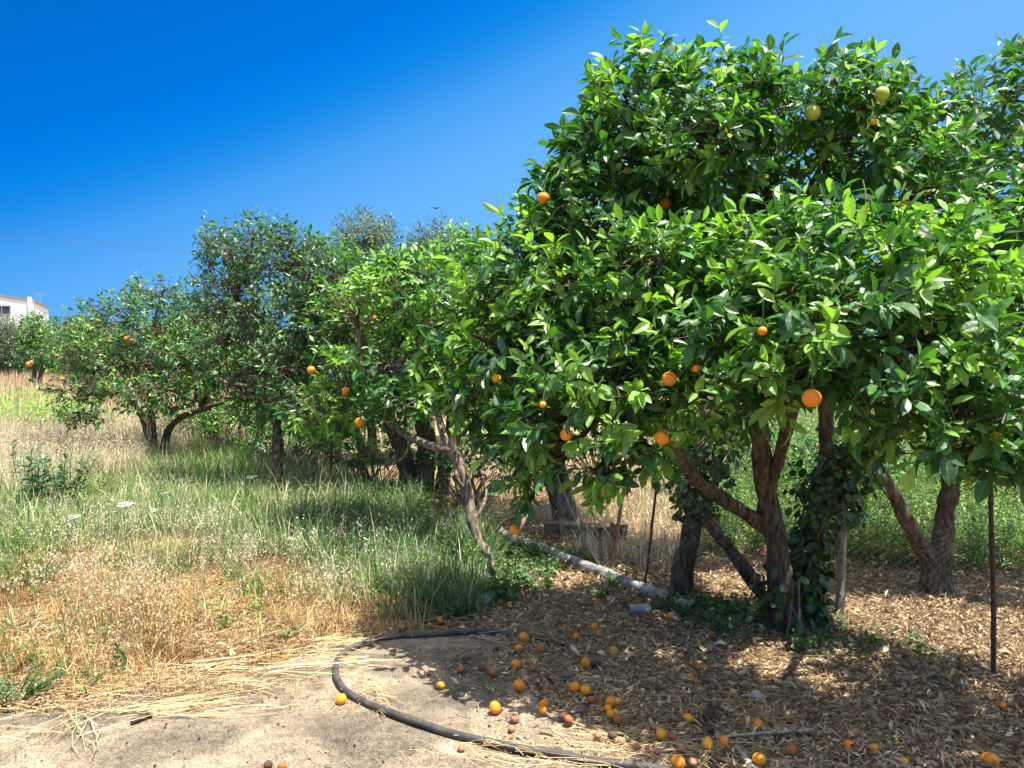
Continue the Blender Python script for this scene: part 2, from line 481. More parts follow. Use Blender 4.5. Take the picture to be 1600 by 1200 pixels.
def sticks(A, B, sag, r, tint, segs=3, sides=3, r_end=None):
    """thin round stems from A to B, bowed by sag (n,3)"""
    n = len(A)
    ax = norm(B - A)
    ref = np.where(np.abs(ax[:, 2:3]) > 0.9, np.array([[1.0, 0, 0]]), np.array([[0, 0, 1.0]]))
    s = norm(np.cross(ax, ref)); u = np.cross(s, ax)
    r = np.broadcast_to(r, (n,)); r_end = r * 0.6 if r_end is None else np.broadcast_to(r_end, (n,))
    vs = []
    for i in range(segs + 1):
        t = i / segs
        c = A * (1 - t) + B * t + sag * (4 * t * (1 - t))
        rr = (r * (1 - t) + r_end * t)[:, None]
        for j in range(sides):
            a = 2 * math.pi * j / sides
            vs.append(c + (s * math.cos(a) + u * math.sin(a)) * rr)
    k = len(vs)
    V = np.stack(vs, 1).reshape(-1, 3)
    f = []
    for i in range(segs):
        for j in range(sides):
            j2 = (j + 1) % sides
            f.append((i * sides + j, i * sides + j2, (i + 1) * sides + j2, (i + 1) * sides + j))
    F = (np.arange(n) * k)[:, None, None] + np.array(f)[None]
    return V, F.reshape(-1, 4), np.repeat(np.broadcast_to(tint, (n, 3)), k, 0)

def spline(pts, rad, step=0.04):
    pts = np.asarray(pts, float); rad = np.asarray(rad, float)
    P = np.vstack([2 * pts[0] - pts[1], pts, 2 * pts[-1] - pts[-2]])
    out = []; ro = []
    for i in range(1, len(P) - 2):
        seg = np.linalg.norm(P[i + 1] - P[i]); m = max(2, int(seg / step))
        for k in range(m):
            t = k / m
            a = 2 * P[i]; b = P[i + 1] - P[i - 1]
            c = 2 * P[i - 1] - 5 * P[i] + 4 * P[i + 1] - P[i + 2]
            d = -P[i - 1] + 3 * P[i] - 3 * P[i + 1] + P[i + 2]
            out.append(0.5 * (a + b * t + c * t * t + d * t ** 3)); ro.append(rad[i - 1] * (1 - t) + rad[i] * t)
    out.append(P[-2]); ro.append(rad[-1])
    return np.array(out), np.array(ro)

def tube(g, pts, rad, sides=10, step=0.04, knob=0.12, seed=0, tint=(1, 1, 1), freq=7.0, cap=True):
    C, R = spline(pts, rad, step)
    m = len(C)
    T = norm(np.gradient(C, axis=0))
    s = np.cross(T[0], [0, 0, 1.0])
    if np.linalg.norm(s) < 0.1: s = np.cross(T[0], [0, 1.0, 0])
    s = s / np.linalg.norm(s)
    V = []
    for i in range(m):
        s = s - T[i] * (s @ T[i]); s = s / np.linalg.norm(s)
        u = np.cross(T[i], s)
        for j in range(sides):
            a = 2 * math.pi * j / sides
            dv = s * math.cos(a) + u * math.sin(a)
            p = C[i] + dv * R[i]
            k = 1.0
            if knob:
                k = 1 + knob * mnoise.noise(Vector(p * freq) + Vector((seed, 0, 0))) * 2.2 + knob * 1.1 * mnoise.noise(Vector(p * freq * 3.1)) + knob * 0.7 * mnoise.noise(Vector(p * freq * 8))
            V.append(C[i] + dv * R[i] * k)
    F = []
    for i in range(m - 1):
        for j in range(sides):
            j2 = (j + 1) % sides
            F.append((i * sides + j, i * sides + j2, (i + 1) * sides + j2, (i + 1) * sides + j))
    V = np.array(V)
    if cap:
        V = np.vstack([V, C[0], C[-1]])
        nv = len(V)
        for j in range(sides):
            j2 = (j + 1) % sides
            F.append((nv - 2, j2, j, nv - 2)); F.append((nv - 1, (m - 1) * sides + j, (m - 1) * sides + j2, nv - 1))
        Fa = np.array(F)
        q = Fa[:-2 * sides]; t3 = Fa[-2 * sides:, :3]
        base = g.n
        g.V.append(V); g.F.append(q + base); g.F.append(t3 + base); g.n += len(V)
        g.T.append(np.broadcast_to(np.asarray(tint, float), (len(V), 3))); g.U.append(np.zeros(len(V)))
    else:
        g.add(V, np.array(F), tint)
    return C

def box(g, c, s, rot=0.0, tint=(1, 1, 1)):
    x, y, z = [v / 2 for v in s]
    V = np.array([(a * x, b * y, d * z) for a in (-1, 1) for b in (-1, 1) for d in (-1, 1)])
    ca, sa = math.cos(rot), math.sin(rot)
    V = np.stack([V[:, 0] * ca - V[:, 1] * sa, V[:, 0] * sa + V[:, 1] * ca, V[:, 2]], 1) + np.asarray(c)
    g.add(V, np.array([(0, 1, 3, 2), (4, 6, 7, 5), (0, 4, 5, 1), (2, 3, 7, 6), (0, 2, 6, 4), (1, 5, 7, 3)]), tint)

# ------------------------------------------------------------------ ground and concrete
CONC_PX = [(-900, 1290), (-300, 1165), (0, 1118), (130, 1092), (260, 1068), (380, 1052), (450, 1030), (500, 1008), (560, 996), (640, 985), (760, 978),
           (900, 1000), (1010, 1060), (1120, 1120), (1240, 1180), (1400, 1260), (1700, 1420), (1200, 2600), (400, 3400), (-400, 3000)]
CONC_W = [tuple(gnd(x, y)[:2]) for x, y in CONC_PX]

def ground_z(x, y):
    x = np.asarray(x, float); y = np.asarray(y, float)
    z = 0.014 * vnoise(x, y, 1.7, 1) + 0.010 * vnoise(x, y, 5.0, 2) + 0.004 * vnoise(x, y, 14.0, 3) - 0.012
    far = np.clip((np.hypot(x, y) - 12) / 60, 0, 1)
    z = z + far * 0.5 * vnoise(x, y, 0.05, 4)
    inside = inpoly(x, y, CONC_W)
    return np.where(inside, -0.02 + z * 0.2, z)

def build_ground():
    def axis(lo, hi, near, fine, grow):
        r = [0.0]; s = fine
        while r[-1] < hi:
            r.append(r[-1] + s)
            if r[-1] > near: s *= grow
        return np.array(r)
    ys = np.concatenate([-axis(0, 300, 3, 0.3, 1.3)[:0:-1], axis(0, 1600, 11, 0.055, 1.06)])
    xr = axis(0, 1500, 5.5, 0.055, 1.08)
    xs = np.concatenate([-xr[:0:-1], xr])
    X, Y = np.meshgrid(xs, ys)
    Z = ground_z(X, Y)
    V = np.stack([X, Y, Z], -1).reshape(-1, 3)
    nx, ny = len(xs), len(ys)
    i = (np.arange(ny - 1)[:, None] * nx + np.arange(nx - 1)[None]).ravel()
    F = np.stack([i, i + 1, i + 1 + nx, i + nx], 1)
    px, py, d = proj(V)
    x, y = V[:, 0], V[:, 1]
    litter = np.array([0.30, 0.20, 0.115]); dry = np.array([0.30, 0.21, 0.12]); field = np.array([0.36, 0.29, 0.17])
    under = np.clip((x + 0.7 + 0.5 * vnoise(x, y, 1.3, 9)) * 2.0, 0, 1)[:, None]
    T = dry * (1 - under) + litter * under
    fr = np.clip((y - 9) / 6, 0, 1)[:, None]
    T = T * (1 - fr) + field * fr
    T = T * (1 + 0.25 * vnoise(x, y, 2.3, 5))[:, None]
    g = Geo(); g.add(V, F, T)
    o = g.build('ground', M_GROUND, smooth=True, keepq=True)
    tag(o, 'dry earth ground reaching to the horizon', 'ground', kind='structure')
build_ground()

def build_concrete():
    P = np.array(CONC_W)
    xs = np.arange(P[:, 0].min(), P[:, 0].max(), 0.03); ys = np.arange(P[:, 1].min(), P[:, 1].max(), 0.03)
    X, Y = np.meshgrid(xs, ys)
    XX = X + 0.03 * vnoise(X, Y, 6, 21); YY = Y + 0.03 * vnoise(X, Y, 6, 22)
    ins = inpoly((X + 0.05 * vnoise(X, Y, 7, 25)).ravel(), (Y + 0.05 * vnoise(X, Y, 7, 26)).ravel(), CONC_W).reshape(X.shape)
    nx = len(xs)
    Z = 0.012 + 0.004 * vnoise(X, Y, 2.2, 23) + 0.0015 * vnoise(X, Y, 9, 24)
    V = np.stack([XX, YY, Z], -1).reshape(-1, 3)
    cell = ins[:-1, :-1] & ins[1:, :-1] & ins[:-1, 1:] & ins[1:, 1:]
    iy, ix = np.nonzero(cell)
    i = iy * nx + ix
    F = np.stack([i, i + 1, i + 1 + nx, i + nx], 1)
    # edge skirt
    from collections import Counter
    E = {}
    for f in F:
        for a, b in ((f[0], f[1]), (f[1], f[2]), (f[2], f[3]), (f[3], f[0])):
            if (b, a) in E: del E[(b, a)]
            else: E[(a, b)] = 1
    base = len(V); extra = []; FF = []
    idx = {}
    for a, b in E:
        for q in (a, b):
            if q not in idx:
                idx[q] = base + len(extra); extra.append(V[q] + np.array([0, 0, -0.07]))
        FF.append((b, a, idx[a], idx[b]))
    V = np.vstack([V, np.array(extra)]); F = np.vstack([F, np.array(FF)])
    used = np.unique(F); remap = -np.ones(len(V), int); remap[used] = np.arange(len(used))
    g = Geo(); g.add(V[used], remap[F])
    o = g.build('concrete_path', M_CONC, smooth=True, keepq=True)
    tag(o, 'weathered grey concrete slab beside the orange trees', 'path', kind='structure')
build_concrete()

# ------------------------------------------------------------------ trees
GREEN_DARK = np.array([0.020, 0.090, 0.024]); GREEN_MID = np.array([0.06, 0.19, 0.032]); GREEN_NEW = np.array([0.27, 0.48, 0.075])
YELLOW = np.array([0.48, 0.42, 0.06])

def blob(px, py, d, rx, ry, rd=None):
    """crown lobe: centre seen at (px,py), distance d, radii in photo pixels across and up, rd in metres deep"""
    c = at(px, py, d)
    a = rx * d / FPX; b = ry * d / FPX
    return (c, np.array([a, rd if rd else a, b]))

def lobe_depth(p, lobes, skip=-1):
    """how deep inside the lobes (0 surface .. 1 centre), max over others"""
    best = np.zeros(len(p))
    for i, (c, r) in enumerate(lobes):
        if i == skip: continue
        q = np.linalg.norm((p - c) / r, axis=1)
        best = np.maximum(best, 1 - q)
    return best

def crown_hit(px, py, lobes):
    r = norm(at(px, py, 1.0) - CAMP)
    best = None
    for c, rad in lobes:
        o = (CAMP - c) / rad; d = r / rad
        a = d @ d; b = 2 * o @ d; cc = o @ o - 1
        disc = b * b - 4 * a * cc
        if disc > 0:
            t = (-b - math.sqrt(disc)) / (2 * a)
            if t > 0 and (best is None or t < best): best = t
    return None if best is None else CAMP + r * best

def make_crown(tree, lobes, dens, leafL=0.085, ratio=0.43, per=9, shoot=0.17, detail=2, newfrac=0.25, lobenew=None, mats=None, tones=None,
               seed=1, clear=(), gap=0.25, droop=0.35, bare=0.0, fol_name='crown', inner=0.35):
    rng = np.random.default_rng(seed)
    tones = tones or (GREEN_DARK, GREEN_MID, GREEN_NEW)
    mats = mats or (M_LEAF, M_GTWIG)
    SP = []; SO = []; SI = []
    cen_all = np.mean([c for c, r in lobes], 0)
    for i, (c, r) in enumerate(lobes):
        area = 4 * math.pi * ((r[0] * r[1]) ** 1.6 / 3 + (r[0] * r[2]) ** 1.6 / 3 + (r[1] * r[2]) ** 1.6 / 3) ** (1 / 1.6)
        n = int(area * dens)
        u = norm(rng.normal(size=(n, 3)))
        k = np.where(rng.random(n) < inner, rng.uniform(0.45, 0.9, n), rng.uniform(0.85, 1.06, n))
        p = c + u * r * k[:, None]
        o = norm(u / r)
        dep = lobe_depth(p, lobes, i)
        keep = (dep < 0.28) & (p[:, 2] > 0.35)
        # uneven clumps and holes
        nz = vnoise(p[:, 0] * 2.2 + p[:, 1] * 1.3, p[:, 2] * 2.4 + p[:, 1] * 0.7, 1.3, seed) + 0.6 * vnoise(p[:, 0] * 5, p[:, 2] * 5 + p[:, 1] * 3, 1, seed + 5)
        keep &= nz > (-1.1 + gap * 1.3)
        SP.append(p[keep]); SO.append(o[keep]); SI.append(np.full(keep.sum(), i))
    P = np.concatenate(SP); O = np.concatenate(SO); I = np.concatenate(SI)
    if len(clear):
        px, py, d = proj(P)
        for (fx, fy, fd, fr) in clear:
            bad = (np.hypot(px - fx, py - fy) < fr) & (d < fd + 0.02) & (d > fd - 0.45)
            P = P[~bad]; O = O[~bad]; I = I[~bad]; px = px[~bad]; py = py[~bad]; d = d[~bad]
    n = len(P)
    zmin = P[:, 2].min(); zmax = P[:, 2].max()
    hrel = (P[:, 2] - zmin) / (zmax - zmin)
    up = np.array([0, 0, 1.0])
    A = norm(O * 0.75 + up * (0.55 - droop * 2.0 * np.clip(0.5 - hrel, 0, 1))[:, None] + rng.normal(size=(n, 3)) * 0.42)
    LS = shoot * rng.uniform(0.6, 1.5, n)
    base = P - A * (LS * 0.5)[:, None]
    tipp = base + A * LS[:, None]
    isbare = rng.random(n) < bare
    # shoot-level tone
    clump = 0.5 + 0.5 * vnoise(P[:, 0] * 1.6, P[:, 2] * 1.8 + P[:, 1], 1.2, seed + 9)
    nf = np.full(n, newfrac) if lobenew is None else np.array([lobenew(i) for i in range(len(lobes))])[I]
    newn = (rng.random(n) < nf * (0.35 + 1.3 * clump))
    g = Geo()
    # leaves
    m = per
    nn = n * m
    idx = np.repeat(np.arange(n), m)
    j = np.tile(np.arange(m), n)
    t = (j + rng.uniform(0, 0.8, nn)) / m
    t = 0.12 + 0.9 * t
    ang = j * 2.399 + np.repeat(rng.uniform(0, 6.28, n), m) + rng.normal(size=nn) * 0.3
    a = A[idx]
    ref = norm(np.cross(a, np.array([0.3, 0.2, 1.0])))
    ref2 = np.cross(a, ref)
    rad = ref * np.cos(ang)[:, None] + ref2 * np.sin(ang)[:, None]
    th = np.clip(rng.normal(1.05 - 0.45 * t, 0.22), 0.2, 1.5)
    D = a * np.cos(th)[:, None] + rad * np.sin(th)[:, None]
    D = D + up * (-0.22 - 0.25 * rng.random(nn))[:, None]
    D = norm(D)
    lp = base[idx] + a * (t * LS[idx])[:, None]
    N = up * 0.7 + O[idx] * 0.55 + a * 0.35 + rng.normal(size=(nn, 3)) * 0.5
    N = N - D * np.sum(N * D, 1, keepdims=True)
    N = norm(N)
    LL = leafL * np.clip(rng.normal(0.97, 0.27, nn), 0.35, 1.4) * np.where(newn[idx], 0.95, 1.0)
    keepl = ~(isbare[idx]) & (rng.random(nn) > 0.06)
    r1 = rng.random(nn)[:, None]
    old = tones[0] * (1 - r1) + tones[1] * r1
    newt = tones[1] * (1 - r1) * 0.6 + tones[2] * (0.45 + 0.55 * r1)
    tint = np.where(newn[idx][:, None], newt, old)
    tint = tint * np.clip(rng.normal(1, 0.16, nn), 0.6, 1.5)[:, None]
    yel = rng.random(nn) < 0.009
    tint[yel] = YELLOW * rng.uniform(0.4, 0.9, yel.sum())[:, None]; LL[yel] *= 0.75
    k = keepl
    V, F, T, U = leaves(lp[k] + D[k] * 0.006, D[k], N[k], LL[k], LL[k] * ratio * rng.uniform(0.8, 1.15, k.sum()),
                        rng.uniform(-0.06, 0.5, k.sum()), tint[k], fold=rng.uniform(0.05, 0.65, k.sum()), detail=detail)
    g.add(V, F, T, U)
    crown = g.build(fol_name, mats[0], tree)
    # green shoots carrying the leaves
    g2 = Geo()
    V, F, T = sticks(base - A * 0.03, tipp, np.zeros((n, 3)), 0.0022, np.array([1, 1, 1.0]), segs=1)
    g2.add(V, F, T)
    return P, A, base, I, g2

def make_limbs(g, base_pts, lobes, P, I, bases, rng, nsub=9, rl=0.03, rs=0.009, extra=1.0):
    """limbs from fork points to each lobe's middle and branches on to the shoots"""
    forks = [np.asarray(f) for f in base_pts]
    for i, (c, r) in enumerate(lobes):
        f = min(forks, key=lambda q: np.linalg.norm(q - c))
        mid = (f + c) / 2 + rng.normal(size=3) * 0.08 * np.linalg.norm(c - f) + np.array([0, 0, 0.05])
        end = c + rng.normal(size=3) * r * 0.15
        tube(g, [f, mid, end], [rl, rl * 0.72, rl * 0.42], sides=7, step=0.09, knob=0.1, seed=i)
        ids = np.nonzero(I == i)[0]
        if len(ids) == 0: continue
        sel = rng.choice(ids, min(len(ids), nsub), replace=False)
        for q in sel:
            s = mid * 0.35 + end * 0.65 if rng.random() < 0.5 else end
            e = bases[q]
            m1 = (s + e) / 2 + rng.normal(size=3) * 0.12 * np.linalg.norm(e - s)
            tube(g, [s, m1, e], [rs, rs * 0.7, rs * 0.3], sides=4, step=0.12, knob=0.0)
        # fine twigs: each shoot tied back toward the branches
        B = bases[ids]
        # closest among branch ends
        Eb = bases[sel]
        dist = np.linalg.norm(B[:, None] - Eb[None], axis=2)
        nearest = Eb[dist.argmin(1)]
        tgt = np.where((dist.min(1) > 0.03)[:, None], nearest * 0.7 + end * 0.3, B - 0.05)
        V, F, T = sticks(B, B + (tgt - B) * rng.uniform(0.5, 1.0, (len(B), 1)), rng.normal(size=B.shape) * 0.015, 0.003, np.array([1, 1, 1.0]), segs=2, r_end=0.005)
        g.add(V, F, T)

def citrus(name, label, base_px, stems, lobes, cat='tree', group='orange trees of the orchard', dens=55, seed=1, bark=None, limb_r=0.03, nsub=9, **kw):
    """stems: list of (points [(px,py,d)], radii m). base point defines the empty"""
    base = gnd(*base_px)
    t = empty(name, (base[0], base[1], 0), label, cat, group)
    rng = np.random.default_rng(seed + 100)
    P, A, B, I, gt = make_crown(t, lobes, dens, seed=seed, **kw)
    g = Geo(); forks = []
    for pts, rad in stems:
        w_ = [at(*p) for p in pts]
        w_[0] = w_[0]
        tube(g, w_, rad, sides=16, step=0.035, knob=0.16, seed=seed)
        forks += [w_[-1], w_[-2] * 0.5 + w_[-1] * 0.5]
    make_limbs(g, forks, lobes, P, I, B, rng, nsub=nsub, rl=limb_r)
    g.build('trunk', bark or M_BARK, t, smooth=True)
    gt.build('twigs', M_GTWIG if kw.get('mats') is None else kw['mats'][1], t)
    return t, lobes

def D(py):  # forward distance of the ground seen at row py
    return CAM_H * FPX / (py - HORIZON)

# ---- fruit meshes
def fruit_mesh(name, r=0.5, squash=0.94, lump=0.012, shrivel=0.0, seed=0, seg=20, ring=12, hollow=False):
    V = []; F = []
    for i in range(ring + 1):
        th = math.pi * i / ring
        for j in range(seg):
            a = 2 * math.pi * j / seg
            p = Vector((math.sin(th) * math.cos(a), math.sin(th) * math.sin(a), math.cos(th)))
            k = 1 + lump * mnoise.noise(p * 2 + Vector((seed, 0, 0))) * 2
            if shrivel: k += shrivel * mnoise.noise(p * 4.5 + Vector((seed, 3, 0))) + shrivel * 0.6 * mnoise.noise(p * 11 + Vector((0, seed, 0)))
            # stem dimple and navel
            k -= 0.10 * math.exp(-(th / 0.22) ** 2) + 0.05 * math.exp(-((math.pi - th) / 0.18) ** 2)
            if hollow and th < 0.75: k -= 0.75 * (1 - (th / 0.75) ** 3)
            V.append((p.x * r * k, p.y * r * k, p.z * r * k * squash))
    for i in range(ring):
        for j in range(seg):
            j2 = (j + 1) % seg
            F.append((i * seg + j, (i + 1) * seg + j, (i + 1) * seg + j2, i * seg + j2))
    return np.array(V), np.array(F)

def fruit_data(name, material, **kw):
    V, F = fruit_mesh(name, **kw)
    me = raw_mesh(name, V, F, smooth=True)
    me.materials.append(material)
    return me
def calyx_data():
    g = Geo()
    for k in range(5):
        a = k * 2 * math.pi / 5
        g.add(np.array([(0, 0, 0.475), (0.10 * math.cos(a - 0.5), 0.10 * math.sin(a - 0.5), 0.45), (0.17 * math.cos(a), 0.17 * math.sin(a), 0.47), (0.10 * math.cos(a + 0.5), 0.10 * math.sin(a + 0.5), 0.45)]), np.array([(0, 1, 2, 3)]))
    V, F, T = sticks(np.array([[0, 0, 0.42]]), np.array([[0.02, 0.01, 0.62]]), np.zeros((1, 3)), 0.035, (1, 1, 1), segs=1, sides=5)
    g.add(V, F, T)
    me = raw_mesh('calyx', np.concatenate(g.V), g.tris())
    me.materials.append(M_GTWIG)
    return me

F_ORANGE = fruit_mat('orange_peel', (0.86, 0.30, 0.012), col2=(0.78, 0.22, 0.01))
F_YELLOW = fruit_mat('yellow_orange_peel', (0.86, 0.40, 0.015), col2=(0.80, 0.28, 0.01))
F_PALE = fruit_mat('unripe_yellow_peel', (0.45, 0.46, 0.06), col2=(0.30, 0.40, 0.05))
F_DULL = fruit_mat('drying_peel', (0.46, 0.15, 0.03), rough=0.65, col2=(0.28, 0.09, 0.03), dimple=0.6)
F_PINK = fruit_mat('dried_pale_peel', (0.52, 0.24, 0.13), rough=0.8, col2=(0.30, 0.13, 0.08), dimple=0.6)
F_BROWN = fruit_mat('rotten_peel', (0.14, 0.07, 0.04), rough=0.85, col2=(0.06, 0.03, 0.02), dimple=0.7)
F_GREY = fruit_mat('mouldy_peel', (0.22, 0.17, 0.12), rough=0.9, col2=(0.12, 0.09, 0.06), dimple=0.7)
F_GREEN = fruit_mat('green_peel', (0.07, 0.19, 0.045), rough=0.4, col2=(0.05, 0.14, 0.035))
FR = {
    'o': [fruit_data('orange_mesh', F_ORANGE, seed=k, lump=0.02) for k in range(3)],
    'y': [fruit_data('yellow_orange_mesh', F_YELLOW, seed=k + 3, lump=0.02) for k in range(3)],
    'l': [fruit_data('pale_fruit_mesh', F_PALE, seed=6, lump=0.02, squash=1.05)],
    'd': [fruit_data('drying_orange_mesh', F_DULL, seed=k + 8, lump=0.05, shrivel=0.07, squash=0.86) for k in range(3)],
    'p': [fruit_data('dried_orange_mesh', F_PINK, seed=k + 12, lump=0.05, shrivel=0.1, squash=0.84) for k in range(3)],
    'b': [fruit_data('rotten_orange_mesh', F_BROWN, seed=k + 16, lump=0.08, shrivel=0.14, squash=0.74) for k in range(3)],
    'g': [fruit_data('mouldy_orange_mesh', F_GREY, seed=k + 20, lump=0.08, shrivel=0.14, squash=0.7) for k in range(2)],
    'h': [fruit_data('hollow_orange_mesh', F_PINK, seed=30, lump=0.05, shrivel=0.08, squash=0.8, hollow=True)],
    'n': [fruit_data('green_fruit_mesh', F_GREEN, seed=25, lump=0.015)],
}
CALYX = calyx_data()

def hang(tree, lobes, px, py, size, kind='o', name='orange', d=None, label=None):
    h = crown_hit(px, py, lobes)
    if d is not None: p = at(px, py, d)
    elif h is None: return
    else: p = h + norm(CAMP - h) * (0.06 if kind != 'n' else 0.095)
    dd = (p - CAMP) @ FWD
    dia = size * dd / FPX
    o = bpy.data.objects.new(name, random.choice(FR[kind]))
    COL.objects.link(o); o.parent = tree
    o.location = Vector(p) - tree.location
    o.scale = (dia, dia, dia)
    o.rotation_euler = (random.uniform(-0.4, 0.4), random.uniform(-0.4, 0.4), random.uniform(0, 6.28))
    if label: o['label'] = label
    if kind != 'n':
        c = bpy.data.objects.new('calyx', CALYX); COL.objects.link(c); c.parent = o
        # the stalk the fruit hangs by
        g = Geo(); q = np.array(p)
        tube(g, [q + [0, 0, dia * 0.5], q + [0.01, 0.02, dia * 0.5 + 0.05], q + [0.03, 0.09, dia * 0.5 + 0.12]], [0.0022, 0.0025, 0.003], sides=5, step=0.03, knob=0)
        g.build('fruit_stalk', M_GTWIG, tree)
    return p

# ------------------------------------------------------------------ the big near orange tree
main_lobes = [
    # upper dome
    blob(1000, 165, 4.3, 80, 78, 0.45), blob(1110, 172, 4.2, 90, 72, 0.5), blob(1230, 176, 4.2, 95, 70, 0.5), blob(1330, 178, 4.1, 70, 68, 0.45),
    blob(955, 250, 4.3, 75, 80, 0.42), blob(1080, 235, 4.1, 100, 70, 0.5), blob(1340, 240, 4.1, 95, 70, 0.45),
    blob(920, 350, 4.3, 90, 85, 0.45), blob(850, 390, 4.4, 75, 60, 0.4), blob(1190, 300, 4.45, 170, 110, 0.5), blob(1440, 290, 4.3, 70, 90, 0.4),
    blob(895, 300, 4.35, 65, 60, 0.4),
    # left shoulder and skirt
    blob(800, 440, 4.4, 75, 65, 0.42), blob(900, 460, 4.1, 100, 75, 0.45), blob(770, 530, 4.3, 75, 60, 0.4), blob(850, 560, 4.0, 95, 75, 0.42),
    blob(750, 610, 4.25, 60, 45, 0.32), blob(870, 650, 3.75, 85, 62, 0.36), blob(960, 610, 3.6, 95, 75, 0.4), blob(880, 705, 3.7, 70, 42, 0.28),
    blob(985, 700, 3.5, 70, 38, 0.26),
    blob(850, 745, 3.75, 55, 26, 0.2), blob(930, 735, 3.6, 45, 30, 0.2), blob(800, 690, 4.0, 45, 30, 0.25),
    # middle front
    blob(1010, 430, 3.75, 95, 70, 0.42), blob(1090, 520, 3.5, 110, 80, 0.42), blob(1120, 610, 3.35, 85, 52, 0.32), blob(1070, 390, 3.8, 75, 55, 0.35),
    # right front bough, nearest to the camera
    blob(1230, 420, 3.5, 110, 90, 0.45), blob(1330, 400, 3.3, 105, 75, 0.42), blob(1290, 500, 3.1, 130, 85, 0.42), blob(1420, 440, 3.1, 110, 80, 0.4),
    blob(1400, 540, 2.95, 110, 75, 0.36), blob(1490, 530, 2.95, 85, 75, 0.34), blob(1250, 595, 3.1, 80, 45, 0.28), blob(1380, 620, 2.9, 90, 50, 0.3),
    blob(1660, 500, 3.1, 110, 90, 0.45), blob(1720, 620, 3.0, 110, 70, 0.4), blob(1600, 380, 3.6, 90, 80, 0.45), blob(1800, 520, 3.3, 120, 120, 0.5), blob(1640, 690, 2.75, 80, 40, 0.25),
    blob(1500, 640, 2.8, 75, 62, 0.3), blob(1480, 700, 2.8, 55, 32, 0.2), blob(1560, 590, 3.0, 55, 60, 0.26),
]
FR_MAIN = [(849, 309, 19, 'o', None), (1039, 318, 17, 'o', None), (1410, 324, 21, 'o', None), (1268, 622, 30, 'o', None), (1046, 592, 24, 'o', None),
           (1034, 684, 24, 'o', None), (885, 679, 20, 'o', None), (776, 591, 14, 'y', None), (1088, 576, 12, 'o', None), (1191, 517, 15, 'o', None),
           (1270, 176, 23, 'l', None), (1378, 147, 22, 'l', None), (1365, 190, 11, 'y', None), (848, 632, 11, 'y', None), (1182, 661, 13, 'y', None),
           (1352, 328, 12, 'y', None)]
clear = []
for (x, y, s, k, dd) in FR_MAIN:
    h = crown_hit(x, y, main_lobes)
    if h is not None: clear.append((x, y, (h - CAMP) @ FWD, s * 1.5 + 12))
main_tree, _ = citrus('orange_tree', 'largest orange tree in front, dense glossy crown over two thick trunks', (1225, 985),
    [([(1228, 992, 4.5), (1222, 930, 4.5), (1212, 850, 4.5), (1198, 770, 4.45), (1188, 700, 4.4), (1170, 620, 4.3), (1150, 520, 4.25)], [0.105, 0.074, 0.066, 0.062, 0.052, 0.045, 0.032]),
     ([(1206, 830, 4.5), (1170, 805, 4.45), (1120, 775, 4.3), (1085, 745, 4.2), (1050, 690, 4.1), (1000, 600, 4.05)], [0.045, 0.043, 0.04, 0.036, 0.03, 0.022]),
     ([(1202, 760, 4.42), (1218, 715, 4.35), (1232, 660, 4.2), (1250, 600, 4.0), (1300, 520, 3.7)], [0.035, 0.032, 0.03, 0.028, 0.02]),
     ([(1262, 985, 4.6), (1262, 900, 4.62), (1268, 830, 4.65), (1285, 770, 4.65), (1325, 715, 4.5), (1375, 680, 4.3), (1400, 600, 3.9), (1420, 520, 3.5)], [0.085, 0.066, 0.058, 0.052, 0.045, 0.04, 0.032, 0.02]),
     ([(1290, 760, 4.65), (1290, 650, 4.6), (1270, 520, 4.5), (1230, 380, 4.5)], [0.045, 0.04, 0.032, 0.02])],
    main_lobes, dens=74, seed=3, clear=clear, leafL=0.078, per=12, newfrac=0.42, nsub=10, gap=0.24, limb_r=0.022, bark=M_BARK, lobenew=lambda i: 0.22 if i < 12 else (0.40 if i < 28 else 0.52))  # lower, front lobes: more young leaves, their pale tint also painting in sunlit brightness
for (x, y, s, k, dd) in FR_MAIN:
    hang(main_tree, main_lobes, x, y, s, k, 'orange' if k != 'l' else 'unripe_orange', dd)
GREENF = [(1054, 68), (1180, 82), (1246, 80), (1074, 138), (993, 154), (970, 172), (873, 225), (887, 300), (934, 328), (1056, 190), (1140, 158), (1230, 290), (1340, 300),
          (1299, 420), (1230, 420), (1155, 393), (1158, 380), (1465, 335), (1515, 348), (1440, 395), (1405, 530), (1462, 538), (1320, 483), (1244, 525), (1166, 590),
          (1175, 585), (874, 558), (929, 575), (930, 515), (1035, 338), (1074, 357), (1033, 332), (1091, 420), (848, 430), (950, 618), (1094, 697), (1185, 668), (1178, 590), (1260, 430),
          (1405, 150), (1380, 185), (1460, 200), (1530, 185), (1500, 275), (1566, 405), (1430, 480), (845, 605), (780, 470), (815, 450), (1360, 520), (1215, 345), (1010, 250)]
for (x, y) in GREENF:
    hang(main_tree, main_lobes, x, y, 13 if y > 250 else 12, 'n', 'green_orange')

